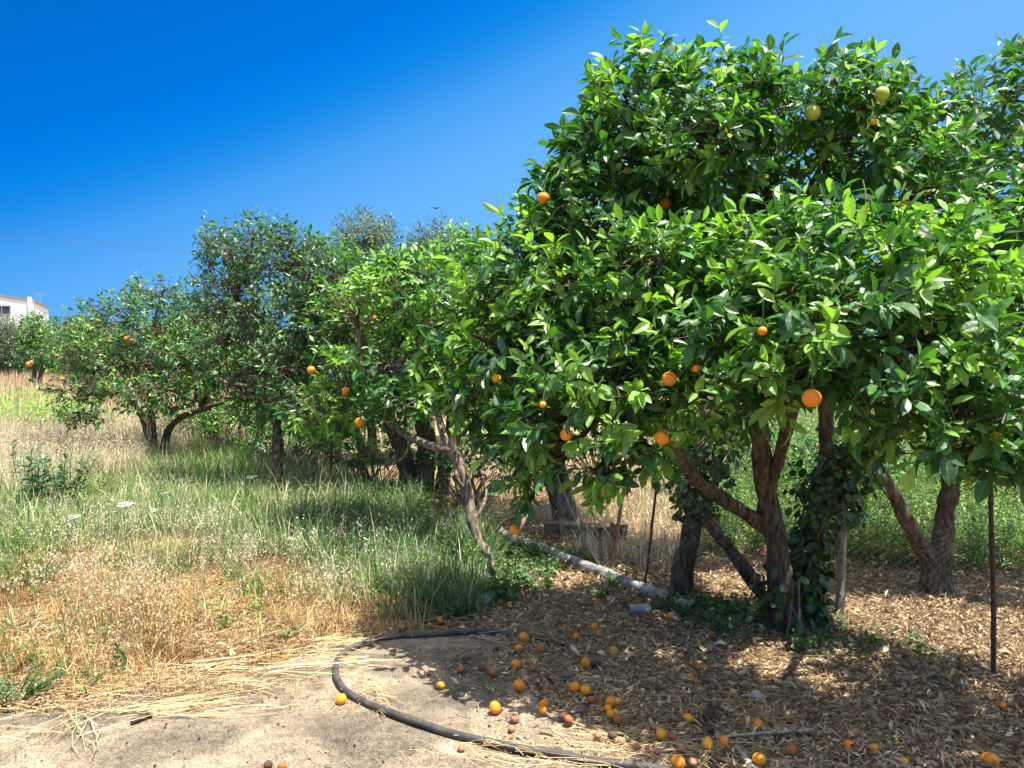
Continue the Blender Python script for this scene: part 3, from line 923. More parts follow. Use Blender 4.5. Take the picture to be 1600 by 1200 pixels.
# ---- tree behind to the right
r_lobes = [blob(1570, 170, 5.4, 110, 75, 0.6), blob(1480, 215, 5.3, 80, 70, 0.5), blob(1640, 250, 5.2, 130, 110, 0.6), blob(1530, 320, 5.2, 110, 90, 0.5),
           blob(1600, 430, 5.3, 100, 100, 0.5), blob(1500, 470, 5.4, 110, 90, 0.5), blob(1700, 450, 5.1, 120, 160, 0.6), blob(1590, 560, 5.3, 100, 70, 0.45), blob(1640, 120, 5.4, 60, 50, 0.4),
           blob(1720, 620, 5.0, 110, 70, 0.45)]
rt, _ = citrus('orange_tree', 'dark orange tree behind at right edge, forked black trunk behind the wire', (1462, 938),
    [([(1462, 942, 5.2), (1462, 900, 5.2), (1452, 872, 5.2), (1425, 830, 5.15), (1400, 780, 5.1), (1372, 735, 5.1), (1350, 680, 5.1), (1360, 600, 5.2)], [0.10, 0.08, 0.06, 0.05, 0.045, 0.042, 0.035, 0.025]),
     ([(1466, 935, 5.22), (1470, 870, 5.25), (1478, 800, 5.3), (1492, 710, 5.3), (1510, 620, 5.3), (1560, 480, 5.3)], [0.075, 0.068, 0.062, 0.055, 0.045, 0.03])],
    r_lobes, dens=38, seed=5, leafL=0.085, per=8, newfrac=0.1, gap=0.15, inner=0.2)
for (x, y) in [(1466, 203), (1492, 160), (1545, 180), (1578, 250), (1520, 290)]:
    hang(rt, r_lobes, x, y, 11, 'n', 'green_orange')

# ---- leaning ivy-clad tree behind the big one
l_lobes = [blob(1150, 420, 5.9, 130, 110, 0.55), blob(1010, 400, 6.0, 120, 110, 0.55), blob(1250, 560, 5.9, 110, 60, 0.45), blob(1100, 560, 5.8, 110, 60, 0.45), blob(1120, 300, 6.0, 140, 90, 0.5)]
lt, _ = citrus('orange_tree', 'thin leaning orange tree left of the largest trunk, ivy at its fork', (1058, 948),
    [([(1056, 952, 4.95), (1066, 900, 4.98), (1080, 830, 5.05), (1092, 760, 5.15), (1102, 690, 5.3), (1110, 600, 5.5), (1120, 500, 5.8)], [0.085, 0.068, 0.062, 0.062, 0.055, 0.045, 0.03]),
     ([(1206, 955, 4.85), (1175, 905, 4.9), (1140, 858, 4.95), (1105, 812, 5.03), (1088, 790, 5.08)], [0.04, 0.042, 0.043, 0.042, 0.035])],
    l_lobes, dens=50, seed=6, leafL=0.085, per=8, newfrac=0.1, detail=1, mats=(M_FARLEAF, M_GTWIG))

# ---- crooked tree left of centre
b_lobes = [blob(640, 470, 6.6, 90, 60, 0.5), blob(560, 500, 6.8, 75, 65, 0.5), blob(690, 510, 6.4, 65, 80, 0.5), blob(620, 560, 6.4, 100, 55, 0.5), blob(530, 580, 6.7, 70, 50, 0.45),
           blob(700, 590, 6.2, 50, 55, 0.4), blob(640, 630, 6.2, 80, 32, 0.4), blob(500, 640, 6.8, 60, 35, 0.4), blob(650, 430, 6.8, 60, 35, 0.4), blob(745, 650, 6.0, 40, 28, 0.3)]
FR_B = [(562, 660, 16, 'y'), (486, 578, 13, 'o'), (540, 611, 12, 'o'), (583, 497, 11, 'd'), (770, 672, 11, 'o')]
clear = [(x, y, 6.6, s * 1.2 + 8) for (x, y, s, k) in FR_B]
bt, _ = citrus('orange_tree', 'crooked orange tree in mid field, pale bent trunk and yellow-green sparse crown', (765, 908),
    [([(765, 912, 5.55), (766, 880, 5.6), (752, 850, 5.65), (738, 815, 5.7), (733, 775, 5.75), (722, 735, 5.8), (706, 705, 5.85), (688, 700, 5.9), (655, 690, 6.0), (618, 668, 6.2), (590, 640, 6.4), (570, 590, 6.6)],
      [0.055, 0.038, 0.034, 0.04, 0.033, 0.038, 0.046, 0.036, 0.031, 0.027, 0.022, 0.015]),
     ([(739, 815, 5.7), (755, 790, 5.75), (760, 760, 5.9), (752, 735, 6.0)], [0.018, 0.014, 0.01, 0.005]), ([(733, 770, 5.75), (716, 752, 5.7), (712, 740, 5.65)], [0.02, 0.014, 0.006]),
     ([(642, 688, 6.05), (630, 715, 6.1), (600, 730, 6.2)], [0.016, 0.01, 0.004]),
     ([(708, 712, 5.85), (712, 680, 5.85), (740, 660, 5.85), (760, 630, 5.9)], [0.04, 0.035, 0.028, 0.018]),
     ([(700, 700, 5.87), (690, 670, 5.95), (680, 630, 6.1), (660, 560, 6.4)], [0.035, 0.028, 0.024, 0.016])],
    b_lobes, dens=80, seed=8, leafL=0.085, per=7, newfrac=0.5, detail=2, bark=M_BARKP, gap=0.42, bare=0.2, nsub=22, clear=clear)
for (x, y, s, k) in FR_B[:4]:
    hang(bt, b_lobes, x, y, s, k, 'orange', d=6.25 if k != 'o' else 6.3)

# ---- tangled multi-trunk tree behind the crooked one
c_lobes = [blob(640, 470, 9.0, 80, 80, 0.8), blob(700, 450, 8.8, 80, 70, 0.8), blob(570, 460, 9.2, 80, 70, 0.8), blob(650, 560, 8.6, 110, 60, 0.7), blob(740, 560, 8.6, 80, 80, 0.6), blob(550, 570, 9, 80, 60, 0.6), blob(730, 400, 9.0, 60, 40, 0.6)]
citrus('orange_tree', 'dark multi-stemmed orange tree directly behind the crooked pale trunk', (640, 775),
    [([(638, 775, 8.9), (636, 735, 8.9), (628, 700, 8.85), (612, 670, 8.8), (600, 630, 8.8), (580, 560, 9)], [0.12, 0.10, 0.085, 0.07, 0.06, 0.04]),
     ([(662, 775, 8.85), (664, 730, 8.85), (668, 690, 8.9), (655, 640, 8.9), (650, 560, 9)], [0.12, 0.11, 0.10, 0.09, 0.06]),
     ([(690, 770, 8.9), (695, 730, 8.9), (710, 690, 8.9), (716, 640, 8.8), (720, 560, 8.8)], [0.085, 0.075, 0.07, 0.055, 0.04])],
    c_lobes, dens=60, seed=9, leafL=0.085, per=8, newfrac=0.25, detail=1, mats=(M_FARLEAF, M_TWIG), limb_r=0.04, gap=0.2)

# ---- tall dark tree with dead twigs
d_lobes = [blob(400, 385, 9.2, 80, 45, 0.6), blob(350, 440, 9.3, 45, 55, 0.5), blob(450, 420, 9.1, 75, 60, 0.6), blob(400, 480, 9.0, 85, 60, 0.6), blob(470, 510, 9.0, 70, 60, 0.55), blob(350, 530, 9.2, 50, 60, 0.5),
           blob(430, 570, 8.8, 75, 50, 0.5), blob(500, 440, 9.2, 60, 60, 0.5), blob(340, 380, 9.4, 25, 30, 0.3), blob(480, 620, 8.7, 70, 35, 0.5), blob(390, 620, 8.9, 50, 40, 0.4), blob(520, 660, 8.6, 50, 30, 0.4)]
dt, _ = citrus('orange_tree', 'tall dark orange tree with bare grey twigs above the green grass', (434, 778),
    [([(434, 780, 8.75), (434, 730, 8.75), (433, 680, 8.8), (430, 640, 8.8), (415, 600, 8.85), (395, 540, 8.9), (370, 470, 9.1)], [0.075, 0.06, 0.055, 0.052, 0.045, 0.035, 0.022]),
     ([(430, 640, 8.8), (445, 590, 8.85), (460, 520, 8.95), (480, 450, 9.1)], [0.045, 0.04, 0.03, 0.02]),
     ([(431, 650, 8.8), (405, 625, 8.7), (375, 612, 8.6), (340, 590, 8.6)], [0.035, 0.03, 0.025, 0.015])],
    d_lobes, dens=85, seed=12, leafL=0.075, per=6, newfrac=0.1, detail=1, mats=(M_FARLEAF, M_TWIG), bare=0.16, gap=0.36, nsub=20,
    tones=(GREEN_DARK * 1.2, np.array([0.06, 0.16, 0.04]), np.array([0.16, 0.30, 0.06])))

# ---- left tree
e_lobes = [blob(190, 500, 11.8, 70, 45, 0.7), blob(120, 540, 12, 60, 45, 0.7), blob(250, 520, 11.8, 70, 55, 0.7), blob(180, 570, 11.4, 90, 45, 0.8), blob(290, 570, 11.4, 60, 55, 0.6), blob(240, 610, 11.2, 70, 35, 0.7),
           blob(130, 600, 11.4, 50, 30, 0.5), blob(245, 455, 12, 45, 28, 0.5), blob(120, 652, 11.0, 40, 16, 0.4), blob(310, 500, 11.8, 40, 40, 0.5)]
et, _ = citrus('orange_tree', 'leafy orange tree at left with several slim stems from one base', (237, 722),
    [([(236, 724, 11.4), (234, 690, 11.4), (226, 660, 11.4), (212, 635, 11.5), (190, 610, 11.6), (165, 580, 11.7)], [0.085, 0.062, 0.05, 0.045, 0.035, 0.02]),
     ([(242, 722, 11.45), (238, 680, 11.45), (236, 640, 11.5), (236, 590, 11.6), (240, 530, 11.8)], [0.08, 0.06, 0.05, 0.04, 0.025]),
     ([(256, 718, 11.6), (258, 690, 11.6), (266, 668, 11.6), (285, 652, 11.5), (330, 634, 11.3), (350, 628, 11.2)], [0.07, 0.058, 0.05, 0.045, 0.036, 0.02]),
     ([(264, 640, 11.3), (295, 634, 11.2), (308, 615, 11.2), (312, 580, 11.3)], [0.03, 0.032, 0.03, 0.02])],
    e_lobes, dens=52, seed=14, leafL=0.08, per=7, newfrac=0.22, detail=1, mats=(M_FARLEAF, M_TWIG), gap=0.42, bare=0.2, nsub=24)
for (x, y, s, k) in [(197, 529, 8, 'o'), (206, 532, 7, 'd'), (89, 556, 7, 'd'), (98, 592, 7, 'o'), (226, 468, 6, 'n')]:
    hang(et, e_lobes, x, y, s, k, 'orange' if k != 'n' else 'green_orange')
# long twig with a pale fruit against the sky, on the tall dark tree
g = Geo(); tube(g, [at(345, 470, 9.2), at(325, 450, 9.2), at(304, 436, 9.2), at(292, 420, 9.2), at(283, 412, 9.2)], [0.012, 0.009, 0.007, 0.005, 0.003], sides=5, step=0.05, knob=0.1)
g.build('twig', M_TWIG, dt)
hang(dt, d_lobes, 304, 440, 8, 'l', 'unripe_orange', d=9.2)

# ---- more of the orchard behind, each its own tree
def simple(label, px, base_y, top_y, half, seed, mats=None, name='orange_tree', cat='tree', group='orange trees of the orchard', leafL=0.09, newf=0.25, tones=None, dens=42, ratio=0.43, low=0.12, trunk_r=0.1, per=8, lean=0, gap=0.2, shoot=0.17):
    d = D(base_y); rng = np.random.default_rng(seed)
    m = FPX / d
    zt = CAM_H + (HORIZON - top_y) / FPX * d
    lobes = []
    c0 = at(px, 0, d); cx, cy = gnd(px, base_y)[:2]
    hw = half / m
    for k in range(12):
        a = rng.uniform(0, 6.28); rr = hw * rng.uniform(0.2, 0.62)
        zz = rng.uniform(zt * (low + 0.16), zt * 0.8)
        r = hw * rng.uniform(0.38, 0.55)
        rz = min(r * rng.uniform(0.7, 1.0), zt - zz)
        lobes.append((np.array([cx + lean + rr * math.cos(a), cy + rr * math.sin(a), zz]), np.array([r, r, max(rz, 0.3)])))
    lobes.append((np.array([cx + lean, cy, zt - hw * 0.4]), np.array([hw * 0.5, hw * 0.5, hw * 0.4])))
    base = (cx, cy, 0)
    t = empty(name, base, label, cat, group)
    P, A, B, I, gt = make_crown(t, lobes, dens, seed=seed, leafL=leafL, ratio=ratio, per=per, detail=1, newfrac=newf, mats=mats or (M_FARLEAF, M_TWIG), tones=tones, gap=gap, shoot=shoot)
    g = Geo(); forks = []
    for k in range(2):
        e = np.array([cx + lean * 0.7 + rng.uniform(-0.3, 0.3), cy + rng.uniform(-0.2, 0.2), zt * 0.5])
        b = np.array([cx + 0.08 * k, cy, -0.05]); mid = (b + e) / 2 + rng.normal(size=3) * 0.09
        tube(g, [b, b * 0.7 + mid * 0.3 + rng.normal(size=3) * 0.02, mid, e], [trunk_r, trunk_r * 0.8, trunk_r * 0.7, trunk_r * 0.5], sides=10, step=0.1, knob=0.16, seed=seed + k)
        forks += [mid, e]
    make_limbs(g, forks, lobes, P, I, B, rng, nsub=8, rl=0.04)
    g.build('trunk', M_BARK, t, smooth=True)
    gt.build('twigs', M_TWIG, t)
    return t, lobes

simple('thick-trunked orange tree behind and between the left tree and the tall dark one', 328, 695, 470, 90, 21, trunk_r=0.14, low=0.35)
simple('orange tree with short dark trunk right of the tall dark tree', 516, 732, 375, 105, 22, trunk_r=0.075, newf=0.2)
simple('dark orange tree behind the green bank, between the tall dark tree and thick trunk', 392, 712, 440, 70, 23, trunk_r=0.08, newf=0.15)
simple('orange tree with dark stump-like trunk seen behind the white pipe', 880, 818, 350, 170, 24, trunk_r=0.10, newf=0.2, dens=48, low=0.45)
OT = (np.array([0.07, 0.13, 0.05]), np.array([0.13, 0.21, 0.08]), np.array([0.22, 0.31, 0.12]))
simple('wispy willow-leaved tree rising above the orange trees at centre', 575, 722, 342, 95, 25, mats=(M_OLIVE, M_TWIG), name='olive_tree', group='olive trees behind the orchard', leafL=0.075, ratio=0.2, tones=OT, dens=130, per=12, shoot=0.3)
simple('grey-green tree rising between the wispy one and the large crown', 690, 718, 356, 95, 26, mats=(M_OLIVE, M_TWIG), name='olive_tree', group='olive trees behind the orchard', leafL=0.075, ratio=0.2, tones=OT, dens=120, per=12, shoot=0.3)
kt, kl = simple('small distant orange tree at far left edge of the dry field', 62, 628, 488, 38, 27, leafL=0.12, dens=34, trunk_r=0.12, low=0.3)
for (x, y, s, k) in [(45, 569, 9, 'o'), (50, 566, 7, 'o')]: hang(kt, kl, x, y, s, k, 'orange', d=26.0)
OT2 = (np.array([0.05, 0.10, 0.055]), np.array([0.09, 0.15, 0.085]), np.array([0.14, 0.2, 0.11]))
for i, (px, lab, h) in enumerate([(-40, 'grey-green olive tree below the white house, cut by the left edge', 498), (22, 'grey-green olive tree directly below the white house window', 496), (120, 'olive tree behind the left orange tree, right of the white house', 500), (420, 'olive tree far behind the tall dark orange tree', 505)]):
    simple(lab, px, 606, h, 62, 30 + i, mats=(M_OLIVE, M_TWIG), name='olive_tree', group='olive trees along the far field edge', leafL=0.16, ratio=0.25, tones=OT2, dens=22, per=10, low=0.1, shoot=0.5, gap=0.05)
for i, (px, by, ty, hw, lab) in enumerate([(1120, 668, 470, 130, 'distant orange tree seen through the gap left of the largest trunk'), (1390, 672, 480, 140, 'distant orange tree behind the forked black trunk'),
                                      (1650, 690, 420, 160, 'distant orange tree beyond the right edge stake'), (740, 690, 440, 110, 'distant orange tree behind the crooked pale trunk'),
        (215, 652, 492, 70, 'distant orange tree directly behind the left orange tree'), (135, 640, 505, 55, 'distant orange tree behind the left edge of the left orange tree'), (300, 655, 480, 60, 'distant orange tree between the left tree and tall dark tree')]):
    simple(lab, px, by, ty, hw, 40 + i, leafL=0.1, dens=35, low=0.25)

# undergrowth under the row
for i, (px, by, hgt, wd, lab, cols_) in enumerate([
    (372, 722, 0.95, 0.7, 'pale green bush under the tall dark tree, right of the thick trunk', 1), (300, 702, 0.7, 0.7, 'low bush between the left tree and the thick trunk', 0),
    (470, 745, 0.9, 0.8, 'dark bush right of the tall dark tree trunk', 0), (585, 772, 0.75, 0.6, 'bush of suckers left of the tangled trunks', 1),
    (735, 790, 0.7, 0.5, 'low bush right of the crooked trunk top', 0), (150, 690, 0.6, 0.6, 'low bush under the left side of the left tree', 1),
    (1310, 812, 1.0, 0.6, 'dark bush seen between the thickest trunk and the forked black trunk', 0), (1590, 800, 1.2, 0.8, 'dark bush behind the right-hand stake at the right edge', 0), (1130, 775, 1.25, 0.7, 'dark bush behind the fork of the leaning trunk', 0), (930, 745, 1.1, 0.9, 'shaded bush behind the netting left of the leaning trunk', 0)]):
    d_ = D(by); c_ = gnd(px, by)
    lb = [(c_ + np.array([dx * wd, dy * wd, hgt * hz_]), np.array([wd * 0.5, wd * 0.5, hgt * 0.42])) for dx, dy, hz_ in ((0, 0, 0.62), (-0.5, 0.2, 0.45), (0.5, -0.1, 0.45))]
    tb = empty('bush', (c_[0], c_[1], 0), lab, 'bush', 'bushes under the orange row')
    P_, A_, B_, I_, gg_ = make_crown(tb, lb, 70, leafL=0.07, per=8, detail=1, newfrac=0.5 if cols_ else 0.12, seed=60 + i, mats=(M_FARLEAF, M_TWIG), gap=0.2, fol_name='foliage')
    g = Geo(); rr = np.random.default_rng(i)
    V, F, T = sticks(np.tile([[c_[0], c_[1], -0.03]], (40, 1)) + rr.normal(size=(40, 3)) * [0.08, 0.08, 0], B_[rr.integers(0, len(B_), 40)], rr.normal(size=(40, 3)) * 0.05, 0.009, (1, 1, 1), segs=3)
    g.add(V, F, T); g.build('stems', M_TWIG, tb)

# ------------------------------------------------------------------ ivy on the trunks
def ivy(label, path, rad, n, seed):
    C, R = spline([at(*p) for p in path], rad, 0.05)
    rng = np.random.default_rng(seed)
    i = rng.integers(0, len(C), n)
    u = norm(rng.normal(size=(n, 3)) * [1, 1, 0.35])
    P = C[i] + u * (R[i] * rng.uniform(0.9, 2.0, n))[:, None] + rng.normal(size=(n, 3)) * 0.03
    Dr = norm(u * 0.5 + np.array([0, 0, -0.8]) + rng.normal(size=(n, 3)) * 0.5)
    N = norm(u + np.array([0, 0, 0.5]) + rng.normal(size=(n, 3)) * 0.35)
    r = rng.random((n, 1))
    T = np.array([0.02, 0.06, 0.015]) * (1 - r) + np.array([0.05, 0.12, 0.03]) * r
    L = rng.uniform(0.035, 0.07, n)
    g = Geo()
    V, F, T_, U = leaves(P, Dr, N, L, L * 0.95, 0.1, T, fold=0.15, detail=2)
    g.add(V, F, T_, U)
    base = C[0]
    t = empty('ivy', (base[0], base[1], 0), label, 'ivy', 'ivy on the orange trunks')
    g.build('leaves', M_IVY, t)
    g2 = Geo()
    for k in range(4):
        ph = rng.uniform(0, 6.28)
        pts = [C[q] + np.array([math.cos(ph + q * 0.15), math.sin(ph + q * 0.15), 0]) * R[q] * 1.1 for q in range(0, len(C), 3)]
        if len(pts) > 2: tube(g2, pts, [0.007] * len(pts), sides=5, step=0.06, knob=0.1)
    g2.build('stem', M_TWIG, t)
ivy('dark ivy thickly wrapping the right-hand stem of the largest tree', [(1258, 985, 4.58), (1260, 900, 4.6), (1268, 830, 4.62), (1285, 770, 4.62), (1325, 715, 4.5), (1375, 685, 4.3)], [0.075, 0.062, 0.06, 0.075, 0.085, 0.055], 1000, 51)
ivy('dark ivy bunched at the fork of the thin leaning trunk', [(1084, 800, 5.1), (1096, 740, 5.2), (1108, 690, 5.3), (1116, 650, 5.4)], [0.06, 0.11, 0.13, 0.10], 650, 52)
ivy('sparse ivy climbing the foot of the thickest front trunk', [(1232, 1000, 4.45), (1225, 950, 4.45), (1220, 900, 4.45)], [0.13, 0.10, 0.09], 130, 53)
ivy('ivy hanging beside the weathered grey stake', [(1318, 800, 4.8), (1315, 760, 4.8), (1330, 715, 4.75)], [0.05, 0.09, 0.12], 330, 54)

# ------------------------------------------------------------------ ground cover
def field(n, dmin, dmax, lo=-0.82, hi=0.82, q=1.3, rng=RNG):
    """ground points in a wedge, thinning with distance"""
    e = 2 - q
    u = rng.random(n)
    d = (dmin ** e + u * (dmax ** e - dmin ** e)) ** (1 / e)
    x = rng.uniform(lo, hi, n) * d
    return np.stack([x, d, ground_z(x, d)], 1)

def jit(P, amp=28, s=1.1, seed=31):
    px, py, d = proj(P)
    k = 5.0 / np.maximum(d, 1)
    return px + amp * vnoise(P[:, 0], P[:, 1], s, seed) * 1.6, py + amp * 0.8 * vnoise(P[:, 0], P[:, 1], s, seed + 1) * k

def pal(rng, n, cols, var=0.18):
    c = np.array(cols)[rng.integers(0, len(cols), n)]
    return c * np.clip(rng.normal(1, var, n), 0.5, 1.6)[:, None]

def stuff(g, name, m, label, cat, keepq=False):
    o = g.build(name, m)
    return tag(o, label, cat, kind='stuff')

STRAW = [(0.50, 0.34, 0.13), (0.43, 0.27, 0.10), (0.60, 0.45, 0.21), (0.27, 0.15, 0.06), (0.54, 0.42, 0.24), (0.36, 0.23, 0.10)]
PALE = [(0.58, 0.50, 0.34), (0.50, 0.42, 0.28), (0.66, 0.59, 0.43), (0.42, 0.37, 0.22)]
GRN = [(0.12, 0.22, 0.055), (0.17, 0.28, 0.07), (0.09, 0.17, 0.05), (0.23, 0.32, 0.11)]
LIME = [(0.22, 0.40, 0.05), (0.30, 0.46, 0.07), (0.16, 0.32, 0.04)]
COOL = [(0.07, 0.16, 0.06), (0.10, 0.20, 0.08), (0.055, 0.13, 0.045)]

# green grass on the bank
GREEN_POLY = [(-900, 770), (60, 745), (180, 715), (330, 700), (450, 720), (520, 745), (640, 790), (730, 850), (780, 930), (740, 965), (660, 985), (600, 975), (540, 945), (480, 900), (430, 862), (340, 842), (230, 850), (120, 870), (-20, 905), (-900, 960)]
MATT_POLY = [(-900, 860), (0, 862), (150, 850), (300, 835), (430, 840), (520, 880), (600, 930), (700, 975), (760, 985), (640, 1000), (540, 1012), (450, 1040), (330, 1064), (160, 1092), (0, 1120), (-900, 1250)]
def build_grass():
    rng = np.random.default_rng(71)
    P = field(185000, 4.0, 13.5, -1.1, 0.12, q=1.5, rng=rng)
    px, py = jit(P)
    m = inpoly(px, py, GREEN_POLY)
    # thinner where it meets the dry mat
    edge = np.clip((py - 800) / 80, 0, 1) * np.clip((520 - px) / 200, 0, 1)
    m &= rng.random(len(P)) > 0.75 * edge
    m &= (vnoise(P[:, 0], P[:, 1], 1.8, 40) + 0.5 * vnoise(P[:, 0], P[:, 1], 4.5, 41)) > -0.55
    P = P[m]; px = px[m]; py = py[m]; n = len(P)
    h = rng.uniform(0.14, 0.42, n) * (0.8 + 0.35 * vnoise(P[:, 0], P[:, 1], 1.5, 43)) * np.where(py > 880, 0.75, 1)
    # gather blades into tufts
    nt_ = max(1, n // 14); cen = P[rng.integers(0, n, nt_)]; wh = rng.integers(0, nt_, n); tuft = rng.random(n) < 0.7
    off = rng.normal(size=(n, 3)) * [0.035, 0.035, 0]
    P = np.where(tuft[:, None], cen[wh] + off, P); tuft_az = np.arctan2(off[:, 1], off[:, 0]); hs_t = rng.uniform(0.5, 1.6, nt_)[wh]
    h = np.where(tuft, h * hs_t, h); px, py = jit(P)
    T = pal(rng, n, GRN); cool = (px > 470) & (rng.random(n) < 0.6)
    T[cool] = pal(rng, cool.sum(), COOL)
    dryf = rng.random(n) < np.where(px < 300, 0.28, 0.10) + 0.25 * (vnoise(P[:, 0], P[:, 1], 1.1, 44) > 0.3)
    T[dryf] = pal(rng, dryf.sum(), PALE)
    g = Geo()
    d = P[:, 1]
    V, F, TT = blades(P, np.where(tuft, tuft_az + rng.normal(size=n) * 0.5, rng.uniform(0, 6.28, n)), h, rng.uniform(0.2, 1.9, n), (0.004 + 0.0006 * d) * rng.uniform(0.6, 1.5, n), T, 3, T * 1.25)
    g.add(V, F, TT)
    P = field(75000, 3.6, 9.5, -1.1, 0.1, q=1.5, rng=rng); px, py = jit(P, 30)
    m = inpoly(px, py, [(-900, 800), (640, 800), (740, 960), (600, 985), (330, 1040), (0, 1090), (-900, 1200)])
    cl = vnoise(P[:, 0], P[:, 1], 1.6, 46) + 0.7 * vnoise(P[:, 0], P[:, 1], 4.0, 47) + np.clip((900 - py) / 160, -0.6, 0.6)
    m &= cl > 0.35
    P = P[m]; n = len(P); T = pal(rng, n, GRN + PALE[:1] + COOL[:1])
    V, F, TT = blades(P, rng.uniform(0, 6.28, n), rng.uniform(0.08, 0.34, n), rng.uniform(0.3, 2.0, n), 0.005 * rng.uniform(0.5, 1.5, n), T, 3, T * 1.2)
    g.add(V, F, TT)
    stuff(g, 'green_grass', M_GRASS, 'long green grass growing on the bank left of the pipe', 'grass')
build_grass()

def oats(P, h, tint, rng, g, wid=1.0, nsp=9):
    """wild oat culms: thin stem, drooping pale spikelets"""
    n = len(P)
    az = rng.uniform(0, 6.28, n); ln = rng.uniform(0.05, 0.35, n)
    tip = P + np.stack([np.cos(az) * ln * h, np.sin(az) * ln * h, h], 1)
    sag = np.stack([-np.cos(az) * 0.05 * h, -np.sin(az) * 0.05 * h, 0.02 * h], 1)
    V, F, T = sticks(P, tip, sag, 0.0011 * wid, tint, segs=2)
    g.add(V, F, T)
    idx = np.repeat(np.arange(n), nsp); k = len(idx)
    t = rng.uniform(0.62, 1.02, k)
    B = P[idx] * (1 - t)[:, None] + tip[idx] * t[:, None] + sag[idx] * (4 * t * (1 - t))[:, None] + rng.normal(size=(k, 3)) * (0.035 * np.minimum(1, h[idx] / 0.5))[:, None] * [1, 1, 0.4]
    Dn = norm(np.array([0, 0, -0.9]) + rng.normal(size=(k, 3)) * 0.55)
    V, F, T, U = leaves(B, Dn, norm(rng.normal(size=(k, 3))), rng.uniform(0.014, 0.028, k) * wid, 0.0065 * wid, 0.1, tint[idx] * rng.uniform(0.9, 1.3, (k, 1)), detail=1)
    g.add(V, F, T)

